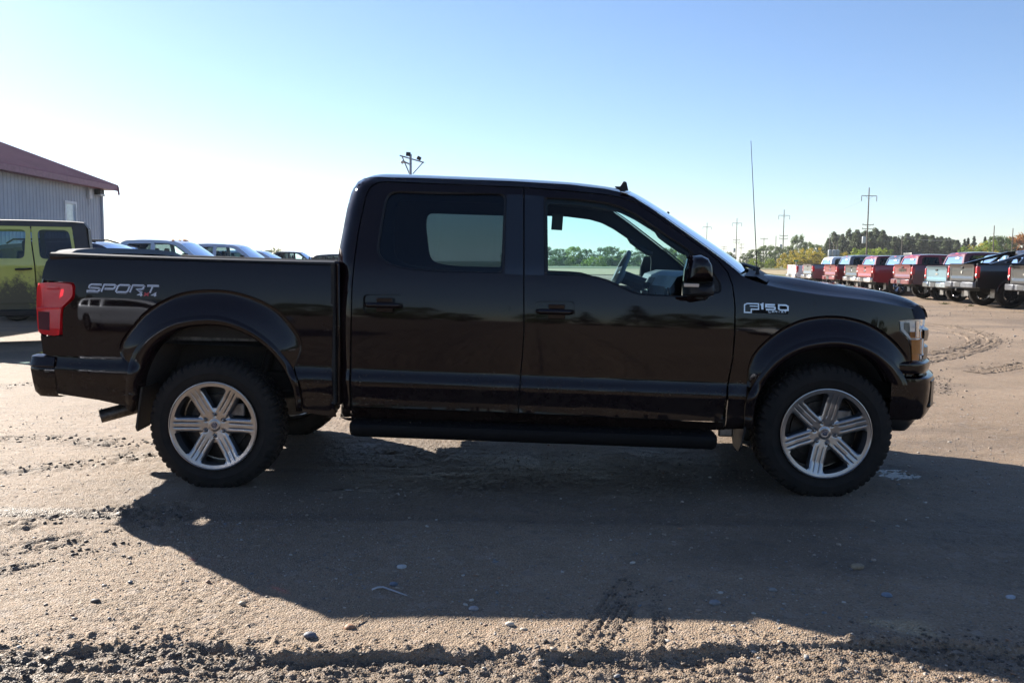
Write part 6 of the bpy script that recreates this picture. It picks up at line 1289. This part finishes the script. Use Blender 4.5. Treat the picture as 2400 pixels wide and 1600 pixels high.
# ------------------------------------------------------------------ trees
def leaf_material(name, cols):
    m = bpy.data.materials.new(name); m.use_nodes = True; nt = m.node_tree; nt.nodes.remove(nt.nodes['Principled BSDF']); out = nt.nodes['Material Output']
    a = nt.nodes.new('ShaderNodeAttribute'); a.attribute_name = 'tone'; cr = nt.nodes.new('ShaderNodeValToRGB'); e = cr.color_ramp.elements
    e[0].color = (*cols[0], 1); e[1].color = (*cols[-1], 1)
    for i, c in enumerate(cols[1:-1]): q = e.new((i + 1) / (len(cols) - 1)); q.color = (*c, 1)
    nt.links.new(a.outputs['Fac'], cr.inputs[0]); d = nt.nodes.new('ShaderNodeBsdfPrincipled'); d.inputs['Roughness'].default_value = .55; d.inputs['Specular IOR Level'].default_value = .25; t = nt.nodes.new('ShaderNodeBsdfTranslucent')
    for n in (d, t): nt.links.new(cr.outputs[0], n.inputs[0])
    mx = nt.nodes.new('ShaderNodeMixShader'); mx.inputs[0].default_value = .48; nt.links.new(d.outputs[0], mx.inputs[1]); nt.links.new(t.outputs[0], mx.inputs[2]); nt.links.new(mx.outputs[0], out.inputs[0]); return m
L_POP = leaf_material('poplar_leaves', [(.075, .10, .05), (.12, .15, .08), (.17, .20, .12)]); L_DEC = leaf_material('green_leaves', [(.045, .075, .022), (.085, .13, .035), (.15, .19, .055)]); L_YEL = leaf_material('yellow_leaves', [(.10, .14, .02), (.30, .26, .03), (.42, .30, .03), (.16, .20, .03)])
L_YG = leaf_material('yellowgreen_leaves', [(.10, .16, .02), (.19, .26, .03), (.28, .30, .04)]); L_ORG = leaf_material('rust_leaves', [(.16, .06, .02), (.34, .13, .03), (.24, .16, .04)]); L_SPR = leaf_material('spruce_needles', [(.025, .045, .025), (.045, .072, .036), (.075, .10, .05)]); M_BARK = mat('bark', (.11, .095, .08), .9, var=.3, vscale=8, bump=.5, bscale=20)
def tree_meshes(kind, seed, leafm):
    r = np.random.RandomState(seed); cl = []
    if kind == 'poplar':     # unit height 1
        for _ in range(210): z = .04 + .95 * r.rand() ** .95; w = .235 * min(1, (1.02 - z) * 1.5) ** .8 * min(1, .5 + z) * (.30 + .70 * r.rand() ** .5); a = r.rand() * 6.28; cl.append((w * math.cos(a), w * math.sin(a), z, (.042 + .03 * r.rand()) * (1 - .5 * z)))
    elif kind == 'round':
        for _ in range(105): z = .10 + .86 * r.rand(); w = .42 * math.sqrt(max(.03, 1 - ((z - .55) / .47) ** 2)) * (.3 + .7 * r.rand() ** .45); a = r.rand() * 6.28; cl.append((w * math.cos(a), w * math.sin(a), z, .065 + .045 * r.rand()))
    elif kind == 'shrub':
        for _ in range(85): z = .06 + .82 * r.rand() ** .9; w = .75 * math.sqrt(max(.05, 1 - z ** 2)) * (.15 + .85 * r.rand() ** .5); a = r.rand() * 6.28; cl.append((w * math.cos(a), w * math.sin(a), z * (.75 + .5 * r.rand()), .085 + .06 * r.rand()))
    else:                    # spruce
        for _ in range(130): z = .05 + .95 * r.rand() ** 1.2; w = .24 * (1 - z) * (.5 + .5 * r.rand() ** .4) * (.85 + .15 * math.sin(z * 50)); a = r.rand() * 6.28; cl.append((w * math.cos(a), w * math.sin(a), z, .022 + .035 * (1 - z)))
    n = 30 if kind == 'poplar' else 46; P = []; T = []; ctone = r.rand(len(cl))
    for (x, y, z, s), ct in zip(cl, ctone):
        q = r.normal(size=(n, 3)); q /= np.linalg.norm(q, axis=1)[:, None]; q *= (r.rand(n, 1) ** .45) * s; P.append(q + (x, y, z)); T.append(np.clip(ct * .6 + .4 * r.rand(n), 0, 1))
    P = np.concatenate(P); T = np.concatenate(T); N = len(P); ls = {'poplar': .021, 'round': .023, 'shrub': .034, 'spruce': .013}[kind]
    u = r.normal(size=(N, 3)); u /= np.linalg.norm(u, axis=1)[:, None]; w = np.cross(u, r.normal(size=(N, 3))); w /= np.linalg.norm(w, axis=1)[:, None]; sz = ls * r.uniform(.6, 1.3, (N, 1))
    V = np.stack([P - u * sz, P + w * sz * .6, P + u * sz, P - w * sz * .6], 1).reshape(-1, 3); me = bpy.data.meshes.new('crown'); me.vertices.add(4 * N); me.vertices.foreach_set('co', V.astype(np.float32).ravel()); me.loops.add(4 * N); me.loops.foreach_set('vertex_index', np.arange(4 * N, dtype=np.int32)); me.polygons.add(N); me.polygons.foreach_set('loop_start', np.arange(0, 4 * N, 4, dtype=np.int32))
    at = me.attributes.new('tone', 'FLOAT', 'POINT'); at.data.foreach_set('value', np.repeat(T, 4).astype(np.float32)); me.update(); me.validate(); me.materials.append(leafm)
    tr = MB().tube([(0, 0, -.02), (.005, 0, .3), (-.006, .004, .6), (0, 0, .92)], [.024, .018, .011, .003], 7)
    for k in range(0, len(cl), 7): x, y, z, s = cl[k]; tr.tube([(0, 0, max(.05, z * .62)), (x * .5, y * .5, z * .86), (x, y, z)], [.008, .005, .002], 4)
    return me, tr.mesh('trunk', M_BARK)
TM = {}
def tree(label, px, dep, top_y, kind, leafm, var=0, wide=1.0, group='trees along the road', xy=None, H=None, name=None):
    key = (kind, leafm.name, var)
    if key not in TM: TM[key] = tree_meshes(kind, 11 + var * 7 + len(leafm.name), leafm)
    x, y = xy or at_xy(px, dep); H = H or z_of(px, top_y, dep) * 1.03
    t = thing(name or {'poplar': 'poplar_tree', 'round': 'leafy_tree', 'shrub': 'shrub', 'spruce': 'spruce_tree'}[kind], label, 'shrub' if kind == 'shrub' else 'tree', (x, y, 0), random.uniform(0, 6.28), group); t.scale = (H * wide, H * wide, H)
    link('crown', TM[key][0], t); link('trunk', TM[key][1], t); return t
ordn = ['first', 'second', 'third', 'fourth', 'fifth', 'sixth', 'seventh', 'eighth', 'ninth', 'tenth', 'eleventh', 'twelfth', 'thirteenth', 'fourteenth', 'fifteenth', 'sixteenth', 'seventeenth', 'eighteenth', 'nineteenth', 'twentieth'] + ['twenty-' + q for q in ('first', 'second', 'third', 'fourth', 'fifth', 'sixth', 'seventh', 'eighth', 'ninth')] + ['thirtieth', 'last']
for i, (cx, cy) in enumerate(((1000, 415), (1035, 372), (1065, 392), (1095, 388), (1140, 352), (1170, 376), (1195, 360), (1225, 378), (1250, 366), (1285, 372), (1320, 348), (1350, 370), (1372, 362), (1400, 396), (1425, 402), (1455, 404), (1480, 410), (1512, 404), (1540, 384), (1575, 398), (1610, 382), (1640, 394), (1665, 390), (1690, 402), (1712, 396), (1745, 408), (1775, 404), (1805, 414), (1830, 410), (1858, 424), (1885, 428))):
    tree('%s poplar from the left in the dark green row behind the trucks' % ordn[i], 1600 + cx / 2.94, 236 + (i % 3) * 6, 420 + cy / 2.94, 'poplar', L_POP, i % 3, random.uniform(.95, 1.25), 'poplars in the row')
for i, (cx, cy, lab, wd_) in enumerate(((310, 505, 'lowest small tree nearest the windscreen pillar', 1.2), (440, 515, 'low tree left of the long aerial', 1.3), (490, 488, 'rounded green tree crossed by the aerial', 1.1), (575, 462, 'bushy green tree between the aerial and the second pole', 1.1), (640, 470, 'green tree hidden behind the bare pole', 1.0), (735, 468, 'dark green tree right of the second tallest pole', 1.0), (790, 394, 'tallest single tree left of the poplar row', .62), (850, 440, 'thin-crowned tree right of the tallest single tree', .7), (910, 455, 'dim green tree before the poplar row begins', .9), (960, 462, 'dark green tree at the foot of the first poplar', .9))):
    tree(lab, 1600 + cx / 2.94, 232 + (i % 4) * 7, 420 + cy / 2.94, 'round', L_DEC, i % 3, wd_)
for i, (cx, cy, lab, lm, dp) in enumerate(((500, 548, 'low green shrub at the left end of the yellow bushes', L_YG, 205), (610, 552, 'small green shrub near the foot of the tall pole', L_YG, 205), (740, 512, 'orange-yellow shrub left of the green sign', L_YEL, 200), (800, 508, 'yellow shrub right behind the green sign', L_YEL, 196), (865, 500, 'large yellow shrub behind the white truck', L_YEL, 200), (925, 492, 'bright yellow-green shrub above the white cab', L_YEL, 204), (1100, 520, 'small yellow shrub right of the transformers', L_YEL, 205), (1215, 482, 'yellow-green shrub left of the tallest pole', L_YG, 196), (1290, 476, 'yellow-green shrub at the foot of the tallest pole', L_YG, 198), (1360, 484, 'yellow-green shrub right of the tallest pole', L_YG, 200), (2010, 456, 'yellow-green bush under the dark spruces', L_YG, 190), (2070, 470, 'golden bush left of the bare pole', L_YEL, 188))):
    tree(lab, 1600 + cx / 2.94, dp, 420 + cy / 2.94, 'shrub', lm, i % 2, 1.15, 'autumn shrubs')
for i, (cx, cy, lab) in enumerate(((1935, 420, 'left dark spruce after the poplar row'), (1960, 412, 'middle dark spruce after the poplar row'), (2000, 402, 'tallest dark spruce with a pointed top'), (2075, 405, 'spruce behind the golden bush'))): tree(lab, 1600 + cx / 2.94, 228, 420 + cy / 2.94, 'spruce', L_SPR, i % 2, 1.25, 'spruces')
for i, (cx, cy, lab, lm) in enumerate(((2110, 430, 'pale green tree behind the bare pole', L_YG), (2160, 402, 'tall green tree between the two bare poles', L_DEC), (2205, 415, 'green tree left of the rust-coloured one', L_DEC), (2290, 402, 'rust-coloured autumn tree at the right', L_ORG), (2345, 385, 'rust-orange tree cut by the right edge', L_ORG), (2420, 390, 'green tree beyond the right edge of the picture', L_DEC))): tree(lab, 1600 + cx / 2.94, 200 + 5 * i, 420 + cy / 2.94, 'round', lm, i % 3, .9)
for i, (px, py, kd, lab) in enumerate(((597, 590, 'round', 'leftmost little tree on the horizon behind the bed'), (608, 587, 'round', 'second little tree on the horizon behind the bed'), (618, 588, 'round', 'third little tree on the horizon behind the bed'), (628, 587, 'round', 'fourth little tree on the horizon behind the bed'), (645, 585, 'shrub', 'broad leafy clump on the horizon behind the bed'), (656, 588, 'shrub', 'lower half of the leafy clump near the black pickup'))): tree(lab, px, 300, py, kd, L_DEC, i % 2, .9 if kd == 'round' else .8, 'trees on the left horizon')
# woodland seen through the cab windows and mirrored in the paint
for i in range(16):
    tree('%s low shrub from the left seen through the cab windows' % ordn[i], 1205 + i * 31 + random.uniform(-6, 6), 228 + (i % 3) * 8, 603 + random.uniform(-4, 3), 'shrub', (L_YG, L_DEC)[i % 2], i % 2, 1.6, 'shrubs behind the cab')
    tree('%s tree from the left seen through the cab windows' % ordn[i], 1190 + i * 31 + random.uniform(-6, 6), 235 + (i % 4) * 8, 588 + random.uniform(-9, 8), 'round', (L_DEC, L_YG, L_DEC, L_POP)[i % 4], i % 3, 1.15, 'trees behind the cab')
for i in range(34):
    sp = i in (17, 18, 23, 29); tree('tree in the row behind the camera, mirrored in the paint', 0, 0, 0, 'spruce' if sp else 'round', L_SPR if sp else (L_DEC, L_POP)[i % 2], i % 2, 1.15, 'trees behind the camera', ((i - 16) * 4.6 + random.uniform(-2, 2), -60 - random.uniform(0, 18)), random.uniform(4.2, 8.0) + (2.5 if sp else 0))
# weeds on the lot by the row
def weed(px, py, s, lab):
    p = ground_pt(px, py); m = MB(); r = random.Random(px)
    for _ in range(26): a = r.uniform(0, 6.28); l = s * r.uniform(.5, 1.2); x = r.gauss(0, s * .5); y = r.gauss(0, s * .5); m.add([(x - .012, y, 0), (x + .012, y, 0), (x + math.cos(a) * l * .7, y + math.sin(a) * l * .7, l * .6)], [(0, 1, 2)])
    tag(put('weed', m, mat('weed_green', (.10, .16, .03), .7), loc=(p[0], p[1], .0)), lab, 'weed', 'weeds on the lot')
weed(2215, 713, .14, 'weed tuft in front of the pale blue truck'); weed(2176, 701, .10, 'small weed by the wheel of the RAM-lettered truck'); weed(2275, 717, .09, 'tiny weed before the lifted black truck'); weed(2315, 711, .12, 'weed tuft under the lifted black truck')

# ------------------------------------------------------------------ thin morning haze over the whole lot
HZ = tag(put('haze', MB().box((100, 1100, 12.0), (3900, 3040, 27.0)), None, smooth=False), 'thin pale haze filling the air over the lot', None, kind='stuff')
hm = bpy.data.materials.new('haze_air'); hm.use_nodes = True; hn = hm.node_tree; hn.nodes.remove(hn.nodes['Principled BSDF']); pv = hn.nodes.new('ShaderNodeVolumePrincipled')
pv.inputs['Color'].default_value = (.93, .96, 1, 1); pv.inputs['Density'].default_value = .00018; pv.inputs['Anisotropy'].default_value = .3
hn.links.new(pv.outputs[0], hn.nodes['Material Output'].inputs['Volume']); HZ.data.materials.append(hm)
SC.cycles.volume_bounces = 0
